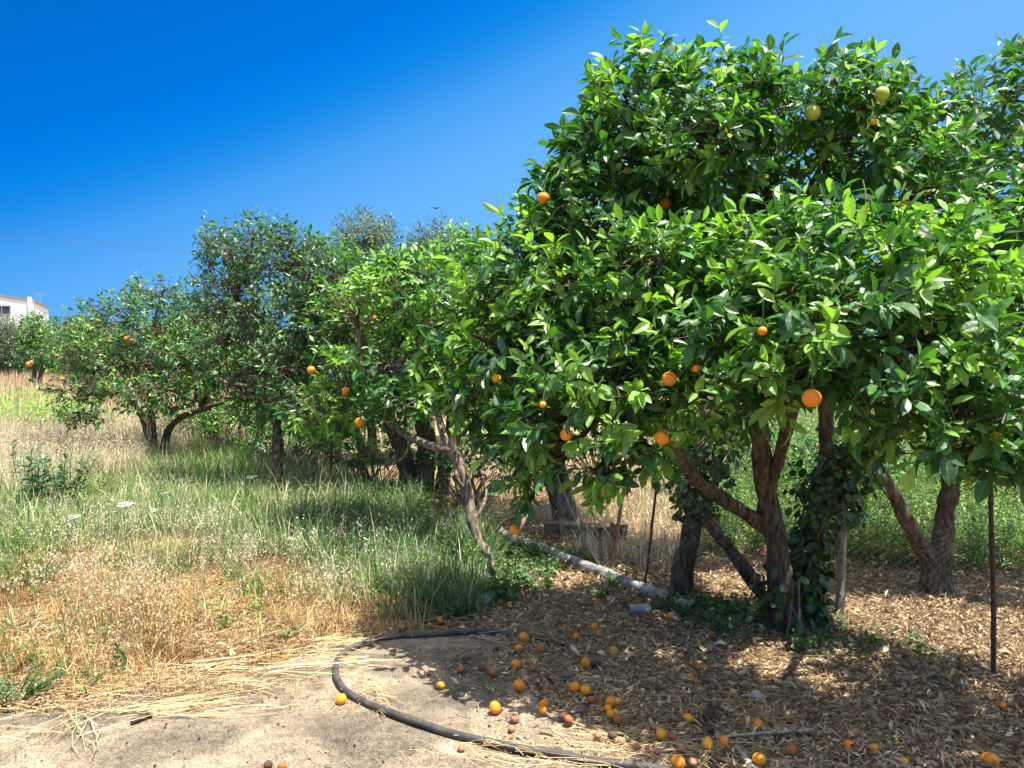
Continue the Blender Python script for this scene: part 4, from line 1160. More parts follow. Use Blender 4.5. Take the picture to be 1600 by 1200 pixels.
def build_dry():
    rng = np.random.default_rng(72)
    g = Geo()
    # pale standing oats in the field on the left and below the trees
    P = field(110000, 7.5, 30, -1.1, 0.05, q=1.75, rng=rng)
    px, py = jit(P)
    OATF = [(-900, 600), (700, 600), (640, 700), (480, 735), (330, 705), (250, 740), (150, 765), (60, 780), (-20, 800), (-900, 850)]
    m = inpoly(px, py, OATF)
    m &= ~((px > 380) & (rng.random(len(P)) < 0.6))
    P = P[m]; n = len(P); d = P[:, 1]
    T = pal(rng, n, PALE)
    h = rng.uniform(0.3, 0.62, n) * (0.9 + 0.3 * vnoise(P[:, 0], P[:, 1], 0.8, 51))
    V, F, TT = blades(P, rng.uniform(0, 6.28, n), h, rng.uniform(0.1, 1.6, n), (0.0035 + 0.0007 * d) * rng.uniform(0.6, 1.4, n), T, 3, T * 1.1)
    g.add(V, F, TT)
    s = rng.random(n) < 0.30
    oats(P[s], h[s] * 1.2, T[s] * 1.15, rng, g, wid=1.5, nsp=7)
    stuff(g, 'wild_oats', M_GRASS, 'pale standing wild oats filling the field at left', 'grass')

    # golden flattened mat near the concrete
    g = Geo()
    P = field(185000, 3.0, 9.5, -1.1, 0.1, q=1.4, rng=rng)
    px, py = jit(P, 18)
    m = inpoly(px, py, MATT_POLY)
    m &= ~((inpoly(px, py, GREEN_POLY)) & (rng.random(len(P)) < 0.6))
    P = P[m]; n = len(P)
    T = pal(rng, n, STRAW, 0.25)
    brown = vnoise(P[:, 0], P[:, 1], 2.2, 61) > 0.1
    T[brown] *= np.array([0.6, 0.48, 0.38])
    flat = rng.random(n) < 0.8
    h = np.where(flat, rng.uniform(0.03, 0.11, n), rng.uniform(0.06, 0.24, n))
    bend = np.where(flat, rng.uniform(1.6, 2.9, n), rng.uniform(0.4, 1.9, n))
    keep = (~flat) | (rng.random(n) < 0.7)
    keep &= vnoise(P[:, 0], P[:, 1], 6.0, 62) + 0.9 * vnoise(P[:, 0], P[:, 1], 2.5, 63) > 0.0
    h *= np.clip(1.0 + 0.8 * vnoise(P[:, 0], P[:, 1], 4.0, 64), 0.35, 1.8)
    P = P[keep]; h = h[keep]; bend = bend[keep]; T = T[keep]; n = len(P)
    V, F, TT = blades(P + np.array([0, 0, 1]) * rng.uniform(0, 0.02, (n, 1)), rng.uniform(0, 6.28, n), h, bend, rng.uniform(0.002, 0.0055, n), T, 3, T * 1.1)
    g.add(V, F, TT)
    # lying stems
    k = 75000
    P2 = field(k, 3.2, 8.5, -1.1, 0.1, q=1.3, rng=rng); px, py = jit(P2, 14); P2 = P2[inpoly(px, py, MATT_POLY)]; k = len(P2)
    a = rng.uniform(0, 6.28, k); L = rng.uniform(0.05, 0.28, k)
    P2[:, 2] += rng.uniform(0.004, 0.035, k)
    E = P2 + np.stack([np.cos(a) * L, np.sin(a) * L, rng.normal(size=k) * 0.02], 1)
    TS = pal(rng, k, STRAW, 0.3); bb = vnoise(P2[:, 0], P2[:, 1], 2.2, 61) > 0.15; TS[bb] *= np.array([0.7, 0.6, 0.5])
    V, F, TT = sticks(P2, E, rng.normal(size=(k, 3)) * [0.025, 0.025, 0.0] + np.array([0, 0, 0.008]), rng.uniform(0.0007, 0.0018, k), TS, segs=3)
    g.add(V, F, TT)
    stuff(g, 'dry_grass', M_STRAW, 'flattened golden dry grass beside the concrete slab', 'grass')

    # near standing oats
    g = Geo()
    def patch(cx, cy, rx, ry, n, h0, h1, cols):
        q = rng.normal(size=(n, 2)) * 0.5
        G = np.array([gnd(cx + a * rx, cy + b * ry) for a, b in q]); G[:, 2] = ground_z(G[:, 0], G[:, 1])
        oats(G, rng.uniform(h0, h1, n), pal(rng, n, cols), rng, g, wid=0.95, nsp=11)
    patch(220, 1000, 90, 50, 260, 0.2, 0.45, PALE + STRAW); patch(160, 930, 150, 50, 170, 0.2, 0.4, PALE); patch(505, 960, 60, 25, 60, 0.2, 0.42, PALE)
    patch(370, 900, 120, 30, 120, 0.15, 0.35, PALE); patch(330, 870, 60, 20, 50, 0.3, 0.5, PALE); patch(60, 940, 80, 40, 60, 0.2, 0.35, STRAW); patch(640, 940, 60, 20, 60, 0.2, 0.35, PALE + GRN)
    patch(270, 1030, 60, 12, 90, 0.15, 0.38, STRAW); patch(120, 860, 220, 40, 200, 0.25, 0.5, PALE); patch(560, 900, 120, 40, 110, 0.2, 0.45, PALE + GRN)
    patch(100, 1050, 120, 20, 60, 0.12, 0.25, STRAW); patch(430, 960, 90, 40, 90, 0.15, 0.3, STRAW)
    stuff(g, 'wild_oats', M_STRAW, 'feathery dry oat stalks standing in the golden mat near the slab', 'grass')

    # dry grass and stubble behind the wire
    g = Geo()
    P = field(34000, 5.2, 16, -0.1, 0.85, q=1.4, rng=rng); px, py = jit(P)
    m = inpoly(px, py, [(700, 690), (1700, 660), (1900, 700), (1200, 745), (1130, 850), (1080, 900), (960, 880), (860, 850), (780, 800), (700, 770)])
    m &= vnoise(P[:, 0], P[:, 1], 2.0, 66) > -0.3
    P = P[m]; n = len(P); T = pal(rng, n, PALE)
    V, F, TT = blades(P, rng.uniform(0, 6.28, n), rng.uniform(0.06, 0.32, n), rng.uniform(0.3, 2.2, n), 0.007 * rng.uniform(0.5, 1.4, n), T, 3, T * 1.1)
    g.add(V, F, TT)
    stuff(g, 'dry_grass', M_GRASS, 'pale dry stubble behind the wire fence', 'grass')
build_dry()

def weeds(g, P, h, lL, cols, rng, per=10, ratio=0.4, stem=(0.12, 0.2, 0.05), spread=0.45, detail=1):
    n = len(P)
    az = rng.uniform(0, 6.28, n)
    tip = P + np.stack([np.cos(az) * 0.22 * h, np.sin(az) * 0.22 * h, h], 1)
    V, F, T = sticks(P, tip, rng.normal(size=(n, 3)) * 0.01, 0.0018, np.array(stem), segs=2)
    g.add(V, F, T)
    idx = np.repeat(np.arange(n), per); k = len(idx)
    t = rng.uniform(0.1, 1.03, k); a = rng.uniform(0, 6.28, k)
    B = P[idx] * (1 - t)[:, None] + tip[idx] * t[:, None]
    up = rng.uniform(0.0, 0.9, k) + t * 0.4
    Dv = norm(np.stack([np.cos(a), np.sin(a), up], 1))
    B = B + Dv * (spread * lL * rng.random(k))[:, None]
    N = norm(np.array([0, 0, 1.0]) + rng.normal(size=(k, 3)) * 0.35)
    L = lL * rng.uniform(0.55, 1.2, k) * (1.15 - 0.5 * t)
    plant = pal(rng, n, cols)
    V, F, T, U = leaves(B, Dv, N, L, L * ratio, rng.uniform(0, 0.4, k), plant[idx] * rng.uniform(0.75, 1.25, (k, 1)), detail=detail)
    g.add(V, F, T, U)

def build_weeds():
    rng = np.random.default_rng(73)
    g = Geo()
    # bright bank behind the wire at right
    P = field(15000, 5.6, 15, 0.12, 0.85, q=1.4, rng=rng); px, py = jit(P)
    m = inpoly(px, py, [(1060, 690), (2000, 640), (2100, 905), (1620, 912), (1500, 885), (1400, 880), (1300, 880), (1200, 880), (1110, 860), (1090, 800)])
    m &= vnoise(P[:, 0], P[:, 1], 1.2, 68) > -0.75
    P = P[m]; n = len(P)
    h = rng.uniform(0.18, 0.5, n) * (1 + 0.8 * np.clip((P[:, 1] - 6.6) / 3, 0, 1))
    weeds(g, P, h, 0.06, GRN + LIME[2:] + COOL + [(0.30, 0.42, 0.18)], rng, per=12, ratio=0.32)
    stuff(g, 'weeds', M_WEED, 'leafy green weeds on the sunny ground behind the forked trunk', 'weeds')
    # silvery tall weeds further back
    g = Geo()
    P = field(8000, 6.8, 17, 0.1, 0.85, q=1.4, rng=rng); px, py = jit(P)
    P = P[inpoly(px, py, [(1040, 650), (2000, 640), (2000, 800), (1090, 770)])]; n = len(P)
    weeds(g, P, rng.uniform(0.5, 1.15, n), 0.07, [(0.28, 0.37, 0.22), (0.40, 0.47, 0.32), (0.20, 0.29, 0.13), (0.52, 0.54, 0.40)], rng, per=16, ratio=0.22)
    stuff(g, 'weeds', M_WEED, 'tall grey-green weeds behind the leafy ones, right of the thickest trunk', 'weeds')
    # low creepers round the pipe and at the foot of the big trunk
    g = Geo()
    P = field(9000, 4.0, 8.2, -0.2, 0.6, q=1.3, rng=rng); px, py = jit(P, 18)
    m = inpoly(px, py, [(640, 880), (760, 850), (900, 865), (1000, 925), (1080, 940), (1250, 975), (1330, 1010), (1250, 1045), (1130, 1030), (1060, 975), (960, 945), (860, 925), (780, 955), (690, 970)])
    m |= inpoly(px, py, [(1380, 1060), (1600, 1030), (1700, 1080), (1500, 1100)]) & (rng.random(len(P)) < 0.35)
    m |= inpoly(px, py, [(1200, 1010), (1340, 1000), (1620, 1045), (1720, 1100), (1480, 1095), (1220, 1050)]) & (rng.random(len(P)) < 0.2)
    m &= (vnoise(P[:, 0], P[:, 1], 3.0, 69) > -0.15)
    P = P[m]; n = len(P)
    weeds(g, P, rng.uniform(0.04, 0.14, n), 0.045, COOL + [(0.05, 0.12, 0.03)] + GRN[:1], rng, per=7, ratio=0.65)
    stuff(g, 'creeping_weeds', M_WEED, 'low dark creepers around the pipe and the foot of the thickest trunk', 'weeds')
    # broad-leaved weeds in the grass
    g = Geo()
    P = field(9000, 3.8, 12, -0.82, 0.1, q=1.3, rng=rng); px, py = jit(P, 18)
    m = inpoly(px, py, [(440, 770), (560, 745), (700, 800), (770, 880), (760, 950), (650, 975), (560, 900), (480, 840)]) & (vnoise(P[:, 0], P[:, 1], 2, 70) > -0.35)
    m |= inpoly(px, py, [(-300, 860), (60, 850), (110, 910), (30, 935), (-300, 960)])
    m |= inpoly(px, py, [(-300, 1050), (60, 1045), (120, 1090), (30, 1112), (-300, 1140)]) & (rng.random(len(P)) < 0.8)
    m |= inpoly(px, py, GREEN_POLY) & (rng.random(len(P)) < 0.5) & (vnoise(P[:, 0], P[:, 1], 1.4, 77) > 0.0)
    m |= inpoly(px, py, MATT_POLY) & (rng.random(len(P)) < 0.25) & (vnoise(P[:, 0], P[:, 1], 2.2, 78) > 0.35)
    P = P[m]; n = len(P)
    weeds(g, P, rng.uniform(0.08, 0.36, n), 0.042, COOL + GRN + LIME[:1], rng, per=15, ratio=0.36)
    stuff(g, 'weeds', M_WEED, 'broad-leaved green weeds mixed in the grass of the bank', 'weeds')
    # lime green patch at far left
    g = Geo()
    P = field(9000, 13, 30, -0.9, -0.3, q=1.3, rng=rng); px, py = jit(P, 10)
    P = P[inpoly(px, py, [(-400, 640), (60, 638), (120, 655), (150, 690), (60, 690), (-400, 680)])]; n = len(P)
    weeds(g, P, rng.uniform(0.3, 0.7, n), 0.16, LIME, rng, per=12, ratio=0.4)
    stuff(g, 'lime_weeds', M_WEED, 'lime green weeds in front of the distant dry grass at far left', 'weeds')
    # far tall dry reeds
    g = Geo()
    P = field(26000, 17, 48, -0.95, -0.1, q=1.2, rng=rng)
    n = len(P); T = pal(rng, n, [(0.52, 0.38, 0.22), (0.45, 0.30, 0.17), (0.58, 0.46, 0.30)])
    V, F, TT = blades(P, rng.uniform(0, 6.28, n), rng.uniform(0.5, 1.15, n), rng.uniform(0.1, 1.1, n), rng.uniform(0.02, 0.05, n), T, 2, T * 1.1)
    g.add(V, F, TT)
    stuff(g, 'tall_dry_grass', M_GRASS, 'tall tan dry grass in the distance below the white house', 'grass')
build_weeds()

def build_litter():
    rng = np.random.default_rng(74)
    TAN = [(0.46, 0.34, 0.20), (0.60, 0.48, 0.30), (0.36, 0.25, 0.14), (0.20, 0.12, 0.07), (0.68, 0.57, 0.39), (0.42, 0.33, 0.23), (0.52, 0.40, 0.25), (0.28, 0.18, 0.10)]
    P = field(470000, 2.55, 9.5, -0.75, 0.85, q=1.4, rng=rng); px, py = jit(P, 20, 1.6)
    full = inpoly(px, py, [(640, 985), (560, 900), (700, 760), (560, 740), (700, 690), (2200, 690), (2400, 1600), (1500, 1500), (1250, 1290), (1040, 1195), (900, 1145), (830, 1090), (760, 1035), (740, 1000), (700, 985)])
    halo = inpoly(px, py, [(600, 975), (700, 940), (1100, 900), (1400, 1600), (900, 1400), (760, 1130), (690, 1060), (700, 1010), (620, 1000)])
    mat_ = inpoly(px, py, MATT_POLY) & (vnoise(P[:, 0], P[:, 1], 2.4, 79) > -0.1)
    dens = np.where(full, 1.0, np.where(halo, 0.07, np.where(mat_, 0.45, 0.0))) * np.where(py < 870, 0.6, 1.0) * np.where((px < 760) & (py < 960), 0.35, 1)
    clump = vnoise(P[:, 0], P[:, 1], 3.5, 75)
    dens *= np.where(full, np.clip(0.8 + 0.5 * clump, 0.25, 1), 1)
    P = P[rng.random(len(P)) < dens]; n = len(P)
    P[:, 2] = np.maximum(P[:, 2], 0.012) + rng.uniform(0.0, 0.014, n)
    a = rng.uniform(0, 6.28, n)
    Dv = norm(np.stack([np.cos(a), np.sin(a), rng.normal(size=n) * 0.28], 1))
    N = norm(np.array([0, 0, 1.0]) + rng.normal(size=(n, 3)) * 0.55)
    L = np.clip(rng.lognormal(-3.85, 0.55, n), 0.006, 0.07); T = pal(rng, n, TAN, 0.3)
    g = Geo()
    V, F, T_, U = leaves(P, Dv, N, L, L * rng.uniform(0.16, 0.42, n), rng.uniform(-0.5, 0.6, n), T, fold=1.0, detail=1)
    V[:, 2] = np.maximum(V[:, 2], 0.003)
    g.add(V, F, T_, U)
    stuff(g, 'leaf_litter', M_LITTER, 'thick carpet of curled dry leaves under the orange trees', 'leaf litter')
    # straw scraps scattered over litter and slab
    g = Geo()
    def lay(px0, py0, rx, ry, n, l0, l1, ang=None, spread=3.1, r=(0.0006, 0.0017), z=0.03, cols=STRAW):
        q = rng.normal(size=(n, 2)) * 0.5
        A = np.array([gnd(px0 + u * rx, py0 + v * ry) for u, v in q]); A[:, 2] = 0.015 + rng.uniform(0.002, z, n)
        th = (ang if ang is not None else 0) + rng.uniform(-spread, spread, n)
        L = l0 + (l1 - l0) * rng.random(n) ** 2
        B = A + np.stack([np.cos(th) * L, np.sin(th) * L, rng.uniform(-0.008, 0.012, n)], 1)
        B[:, 2] = np.maximum(B[:, 2], 0.015)
        V, F, T = sticks(A, B, np.stack([rng.normal(size=n), rng.normal(size=n), 0 * L], 1) * (L * 0.09)[:, None] + np.array([0, 0, 0.004]), rng.uniform(*r, n), pal(rng, n, cols, 0.15), segs=3)
        g.add(V, F, T)
    YEL = [(0.60, 0.46, 0.22), (0.52, 0.37, 0.16), (0.66, 0.54, 0.31), (0.40, 0.27, 0.13)]
    # fringe along the slab edge
    lay(330, 1058, 190, 12, 40, 0.08, 0.4, 0.2, 0.6, cols=YEL); lay(150, 1088, 160, 16, 50, 0.08, 0.4, 0.2, 0.8, cols=YEL); lay(450, 1033, 90, 10, 60, 0.06, 0.35, 0.25, 0.6, cols=YEL)
    lay(60, 1112, 130, 18, 36, 0.08, 0.35, 0.3, 0.9, cols=YEL); lay(-60, 1160, 160, 40, 50, 0.1, 0.4, 0.3, 0.8, cols=YEL); lay(250, 1075, 260, 26, 1500, 0.02, 0.10, 0, 3.1); lay(280, 1105, 60, 8, 46, 0.1, 0.35, 0.25, 0.25, cols=YEL)
    lay(130, 1130, 30, 30, 14, 0.15, 0.35, -1.2, 0.5, cols=YEL, r=(0.002, 0.0035)); lay(520, 1012, 60, 8, 90, 0.05, 0.3, 0.2, 0.6, cols=YEL)
    lay(350, 1078, 70, 7, 40, 0.08, 0.3, 0.1, 0.6, cols=YEL); lay(220, 1125, 60, 10, 30, 0.1, 0.4, 0.1, 0.3, cols=YEL)
    lay(300, 1085, 110, 14, 700, 0.006, 0.03, 0, 3.1, r=(0.0012, 0.003), cols=[(0.16, 0.10, 0.06), (0.28, 0.18, 0.10), (0.42, 0.28, 0.14)]); lay(110, 1110, 110, 18, 700, 0.006, 0.03, 0, 3.1, r=(0.0012, 0.003), cols=[(0.20, 0.12, 0.07), (0.34, 0.22, 0.12), (0.46, 0.32, 0.16)]); lay(560, 1110, 60, 50, 160, 0.004, 0.02, 0, 3.1, r=(0.0008, 0.002), z=0.004, cols=[(0.2, 0.13, 0.08)])
    lay(330, 1052, 150, 8, 26, 0.15, 0.5, 0.15, 0.3, cols=YEL, r=(0.0022, 0.0036)); lay(240, 1120, 90, 10, 16, 0.15, 0.5, 0.1, 0.3, cols=YEL, r=(0.0022, 0.0036))
    # tuft inside the hose bend
    lay(575, 1085, 20, 22, 34, 0.06, 0.2, -0.9, 0.9, cols=YEL); lay(590, 1110, 12, 20, 12, 0.06, 0.2, -1.1, 0.4, cols=YEL)
    # streaks among the fallen fruit
    lay(930, 1155, 90, 22, 50, 0.08, 0.45, -0.45, 0.4, cols=YEL); lay(980, 1180, 80, 14, 40, 0.05, 0.3, -0.3, 1.2, cols=YEL); lay(850, 1200, 90, 6, 16, 0.1, 0.4, -0.35, 0.3, cols=YEL)
    lay(900, 1050, 170, 60, 240, 0.06, 0.35); lay(850, 1000, 120, 20, 130, 0.08, 0.4); lay(1150, 1110, 260, 90, 420, 0.05, 0.3); lay(700, 1045, 90, 30, 30, 0.05, 0.2); lay(1400, 1120, 200, 60, 160, 0.06, 0.3)
    lay(1100, 1185, 160, 20, 110, 0.05, 0.25, cols=YEL); lay(760, 1180, 120, 14, 60, 0.06, 0.3, -0.4, 0.5, cols=YEL)
    lay(1150, 1080, 330, 110, 420, 0.03, 0.16, 0, 3.1, r=(0.0008, 0.0022), cols=[(0.14, 0.09, 0.06), (0.24, 0.17, 0.11), (0.34, 0.27, 0.2)])
    stuff(g, 'straw', M_STRAW, 'loose yellow straw lying on the slab edge and among fallen fruit', 'straw')
    # grit and crumbs on the slab
    g = Geo(); n = 1500
    q = np.stack([rng.uniform(-150, 1100, n), rng.uniform(1010, 1290, n)], 1)
    A = np.array([gnd(u, v) for u, v in q]); A = A[inpoly(A[:, 0], A[:, 1], CONC_W)]; n = len(A)
    A[:, 2] = 0.017
    s = np.minimum(rng.exponential(0.0016, n) + 0.0008, 0.006)
    a = rng.uniform(0, 6.28, n)
    V, F, T = sticks(A - np.stack([np.cos(a) * s, np.sin(a) * s, -s * 0.3], 1), A + np.stack([np.cos(a) * s, np.sin(a) * s, s * 0.5], 1), np.zeros((n, 3)), s * 0.8,
                     pal(rng, n, [(0.10, 0.07, 0.05), (0.2, 0.15, 0.1), (0.35, 0.3, 0.24), (0.05, 0.04, 0.03)]), segs=1, sides=5)
    g.add(V, F, T)
    k = 90; A2 = np.array([gnd(u, v) for u, v in zip(rng.uniform(300, 900, k), rng.uniform(1060, 1200, k))]); A2[:, 2] = 0.02; a = rng.uniform(0, 6.28, k); L = rng.uniform(0.01, 0.06, k)
    V, F, T = sticks(A2, A2 + np.stack([np.cos(a) * L, np.sin(a) * L, 0 * L], 1), rng.normal(size=(k, 3)) * 0.004, 0.0011, pal(rng, k, [(0.09, 0.06, 0.04), (0.2, 0.12, 0.07)]), segs=2)
    g.add(V, F, T)
    stuff(g, 'grit', M_LITTER, 'dark crumbs and grit scattered on the grey slab', 'grit')
build_litter()

# ------------------------------------------------------------------ hose, pipe, fence, sticks
M_HOSE = plain_mat('black_polythene', (0.038, 0.038, 0.040), 0.6, 0.4, 18, 0.25, 0.4, col2=(0.10, 0.088, 0.072))
M_PIPE = plain_mat('weathered_pvc', (0.40, 0.40, 0.40), 0.6, 0.3, 16, 0.3, 0.3, col2=(0.15, 0.14, 0.12))
M_RUST = plain_mat('rusty_iron', (0.13, 0.07, 0.045), 0.8, 0.3, 70, 0.4, 0.6, col2=(0.05, 0.032, 0.025))
M_WIRE = plain_mat('galvanised_wire', (0.42, 0.38, 0.33), 0.5, 0.5, 30, 0.3, 0.0, metallic=0.3)
M_POST = bark_mat('weathered_pole', (0.16, 0.13, 0.10), (0.36, 0.31, 0.25), (0.55, 0.5, 0.42))
g = Geo()
hp = [(1190, 1248), (1080, 1214), (1000, 1197), (930, 1188), (870, 1179), (815, 1170), (760, 1158), (705, 1145), (655, 1130), (608, 1113), (572, 1098), (545, 1082), (528, 1064), (523, 1048), (529, 1030),
      (546, 1015), (575, 1003), (620, 994), (680, 989), (745, 987), (800, 991), (850, 998), (880, 1004)]
pts = [gnd(x, y, 0.03) for x, y in hp]
pts = [p_ + np.array([0.006 * math.sin(i_ * 2.1), 0.006 * math.cos(i_ * 3.3), 0.004 * math.sin(i_ * 1.7)]) for i_, p_ in enumerate(pts)]
tube(g, pts, [0.0165] * len(pts), sides=16, step=0.02, knob=0.02)
o = g.build('hose', M_HOSE, None, smooth=True); tag(o, 'black irrigation hose looping across the slab', 'hose')

def pipe_run(label, a, b, r, name='pipe', mat_=None, lift=0.0):
    A = gnd(*a, z=r * 0.9 + lift); B = gnd(*b, z=r * 0.8)
    axis = norm(B - A); g = Geo()
    C = [A, A * 0.66 + B * 0.34 + [0, 0, 0.0], A * 0.33 + B * 0.67, B]
    tube(g, C, [r] * 4, sides=20, step=0.08, knob=0.01, cap=False)
    tube(g, C[::-1], [r * 0.9] * 4, sides=20, step=0.08, knob=0.0, cap=False)
    # rims
    sref = norm(np.cross(axis, [0, 0, 1.0])); uref = np.cross(sref, axis)
    for P_, sg in ((A, 1), (B, -1)):
        V = []; 
        for rr in (r * 1.0, r * 0.9):
            for j in range(20):
                an = 2 * math.pi * j / 20; V.append(P_ + (sref * math.cos(an) + uref * math.sin(an)) * rr - axis * sg * 0.001)
        g.add(np.array(V), np.array([(j, (j + 1) % 20, 20 + (j + 1) % 20, 20 + j) for j in range(20)]))
    t = empty(name, tuple((A + B) / 2 * [1, 1, 0]), label, 'pipe')
    g.build('tube', mat_ or M_PIPE, t, smooth=True)
    return t, A, B, axis, r
t, A, B, ax, r = pipe_run('long grey-white plastic pipe lying behind the crooked trunk', (782, 832), (1085, 952), 0.041)
for f in (0.27, 0.62):
    g = Geo(); c = A + (B - A) * f; tube(g, [c - ax * 0.07, c + ax * 0.07], [r * 1.13] * 2, sides=20, step=0.05, knob=0.0)
    g.build('socket', M_PIPE, t, smooth=True)
pipe_run('short broken stub of plastic pipe at the foot of the crooked trunk', (738, 952), (772, 930), 0.035)
pipe_run('short grey pipe offcut lying near the thin leaning trunk', (982, 954), (1014, 952), 0.036)

# wire fence: leaning stakes and sagging netting
fence_px = [(470, 742), (560, 752), (690, 778), (800, 812), (885, 852), (948, 902), (1003, 926), (1060, 944), (1180, 958), (1316, 972), (1440, 1012), (1553, 1056), (1700, 1115)]
FW = [gnd(*p) for p in fence_px]
ft = empty('wire_fence', tuple(FW[5][:2]) + (0,), 'sagging wire fence on thin rusty stakes, running behind the largest trunk', 'fence')
def stake(a, top, d, r, m=M_RUST, name='stake'):
    g = Geo(); A = gnd(*a); A[2] -= 0.08; T = at(top[0], top[1], d)
    tube(g, [A, A * 0.6 + T * 0.4 + [0.006, 0, 0], A * 0.3 + T * 0.7, T], [r * 1.05, r, r, r * 0.9], sides=8, step=0.07, knob=0.08)
    g.build(name, m, ft, smooth=True)
stake((948, 902), (980, 735), 5.6, 0.015); stake((1003, 926), (1028, 745), 5.2, 0.009); stake((1062, 905), (1078, 760), 5.5, 0.012); stake((1553, 1056), (1547, 690), 3.85, 0.0125)
stake((516, 760), (520, 640), 9.6, 0.015); stake((690, 778), (700, 640), 8.7, 0.015); stake((560, 755), (574, 640), 9.8, 0.012)
stake((1311, 962), (1318, 720), 4.75, 0.028, M_POST, 'pole')
g = Geo()
def net(A, B, h, lean, sp=0.055, rr=0.0011):
    L = np.linalg.norm((B - A)[:2]); u = (B - A) / L; n = int(L / sp)
    i = np.arange(-int(h / sp), n)
    for sg in (1, -1):
        s0 = i * sp + (0 if sg == 1 else h)
        s1 = s0 + sg * h
        # clip to panel
        a = np.zeros(len(i)); b = np.full(len(i), 1.0)
        t_lo = np.where(sg == 1, (0 - s0) / h, (s0 - L) / h); t_hi = np.where(sg == 1, (L - s0) / h, s0 / h)
        t0 = np.clip(t_lo, 0, 1); t1 = np.clip(t_hi, 0, 1); k = t1 > t0 + 0.02
        def P_(t):
            s = s0[k] + sg * h * t[k]
            fr = s / L
            base = A + u * s[:, None]
            z = t[k] * h * (1 - 0.12 * np.sin(np.pi * np.clip(fr, 0, 1)))
            off = lean * t[k] + 0.03 * np.sin(s * 7 + t[k] * 5)
            return base + np.stack([u[1] * off, -u[0] * off, z + 0.01], 1)
        P0, P1 = P_(t0), P_(t1)
        V, F, T = sticks(P0, P1, np.array([u[1], -u[0], 0]) * 0.015 + np.zeros((k.sum(), 3)), rr, (1, 1, 1), segs=5, r_end=rr)
        g.add(V, F, T)
for i in range(len(FW) - 1):
    net(FW[i] + [0, 0.02, 0], FW[i + 1] + [0, 0.02, 0], 0.62 if i < 5 else 0.75, 0.12 if i in (3, 4) else 0.03, rr=0.0012 if i < 5 else 0.0007)
g.build('netting', M_WIRE, ft)

def stick(label, pts, rad, m=M_TWIG, name='stick', cat='stick', sides=8, knob=0.2, group=None):
    g = Geo(); tube(g, pts, rad, sides=sides, step=0.03, knob=knob, seed=len(label), freq=14)
    o = g.build(name, m, None, smooth=True); return tag(o, label, cat, group)
M_DARKW = bark_mat('dark_dead_wood', (0.02, 0.017, 0.014), (0.07, 0.055, 0.045), (0.16, 0.13, 0.11))
stick('dark piece of wood lying on the slab beside the straw', [gnd(205, 1128, 0.025), gnd(220, 1121, 0.028), gnd(238, 1116, 0.028)], [0.012, 0.016, 0.010], M_DARKW)
stick('thin dark branch lying in straw right of the short dark wood', [gnd(290, 1112, 0.02), gnd(312, 1100, 0.03), gnd(342, 1090, 0.024)], [0.006, 0.008, 0.004], M_DARKW)
stick('short dark stake standing upright among the fallen fruit', [gnd(1120, 1100, -0.02), gnd(1118, 1100, 0.1), gnd(1116, 1100, 0.21)], [0.016, 0.015, 0.012], M_DARKW)
stick('dark slim branch half buried in litter beyond the hose end', [gnd(838, 996, 0.03), gnd(858, 999, 0.035), gnd(880, 1000, 0.03)], [0.012, 0.014, 0.008], M_DARKW)
stick('long pale cane lying across the litter near the bottom edge', [gnd(1062, 1158, 0.035), gnd(1160, 1148, 0.04), gnd(1272, 1140, 0.045)], [0.003, 0.0055, 0.008], M_POST)
stick('grey split branch pointing at the bottom edge between two oranges', [gnd(1150, 1165, 0.03), gnd(1168, 1190, 0.035), gnd(1190, 1225, 0.03)], [0.008, 0.013, 0.015], M_POST)
stick('long pale straw cane lying beyond the loop of the hose', [gnd(745, 990, 0.04), gnd(790, 984, 0.05), gnd(845, 973, 0.045)], [0.0025, 0.004, 0.003], M_POST)
stick('forked pale cane lying on litter left of the three oranges', [gnd(742, 994, 0.03), gnd(765, 1000, 0.035), gnd(795, 1008, 0.03)], [0.004, 0.0035, 0.0025], M_POST)
stick('barkless pinkish branch stub standing behind the lowest hanging orange', [gnd(797, 872, -0.02), at(800, 850, 6.0), at(806, 835, 6.0), at(818, 815, 6.05), at(826, 800, 6.1)], [0.03, 0.024, 0.022, 0.02, 0.012], M_BARKP, 'branch_stub', 'branch')
stick('thin cane resting across the litter right of the thickest trunk', [gnd(1440, 1040, 0.05), gnd(1470, 1060, 0.04), gnd(1500, 1082, 0.03)], [0.004, 0.004, 0.003], M_POST)
g = Geo()
V, F = fruit_mesh('s', 0.03, 0.6, 0.15, 0.1, 5, 14, 9); g.add(V, F)
o = g.build('stone', plain_mat('pale_stone', (0.6, 0.56, 0.5), 0.9, 0.2, 60), None, smooth=True); o.location = Vector(gnd(1183, 1086, 0.03)); tag(o, 'small pale stone in a sun patch on the litter', 'stone')
g = Geo(); box(g, (0, 0, 0.05), (0.62, 0.16, 0.13), tint=(1, 1, 1)); box(g, (0.35, 0.03, 0.06), (0.14, 0.12, 0.16), 0.3)
o = g.build('stone_trough', plain_mat('rough_block', (0.26, 0.18, 0.12), 0.95, 0.2, 14, 0.5, 1.0), None); o.location = Vector(gnd(905, 838, 0)); o.rotation_euler = (0.02, 0.03, -0.25)
tag(o, 'dusty concrete block lying behind the sagging netting', 'concrete block')

# the low hanging orange in front of the stub, on its long shoot
p = hang(main_tree, main_lobes, 805, 827, 18, 'o', 'orange', d=3.9)
g = Geo(); q = np.array(p)
tube(g, [q + [0.03, 0.09, 0.16], q + [0.02, 0.12, 0.32], at(830, 700, 3.8)], [0.003, 0.0035, 0.005], sides=5, step=0.05, knob=0)
g.build('twig', M_GTWIG, main_tree)

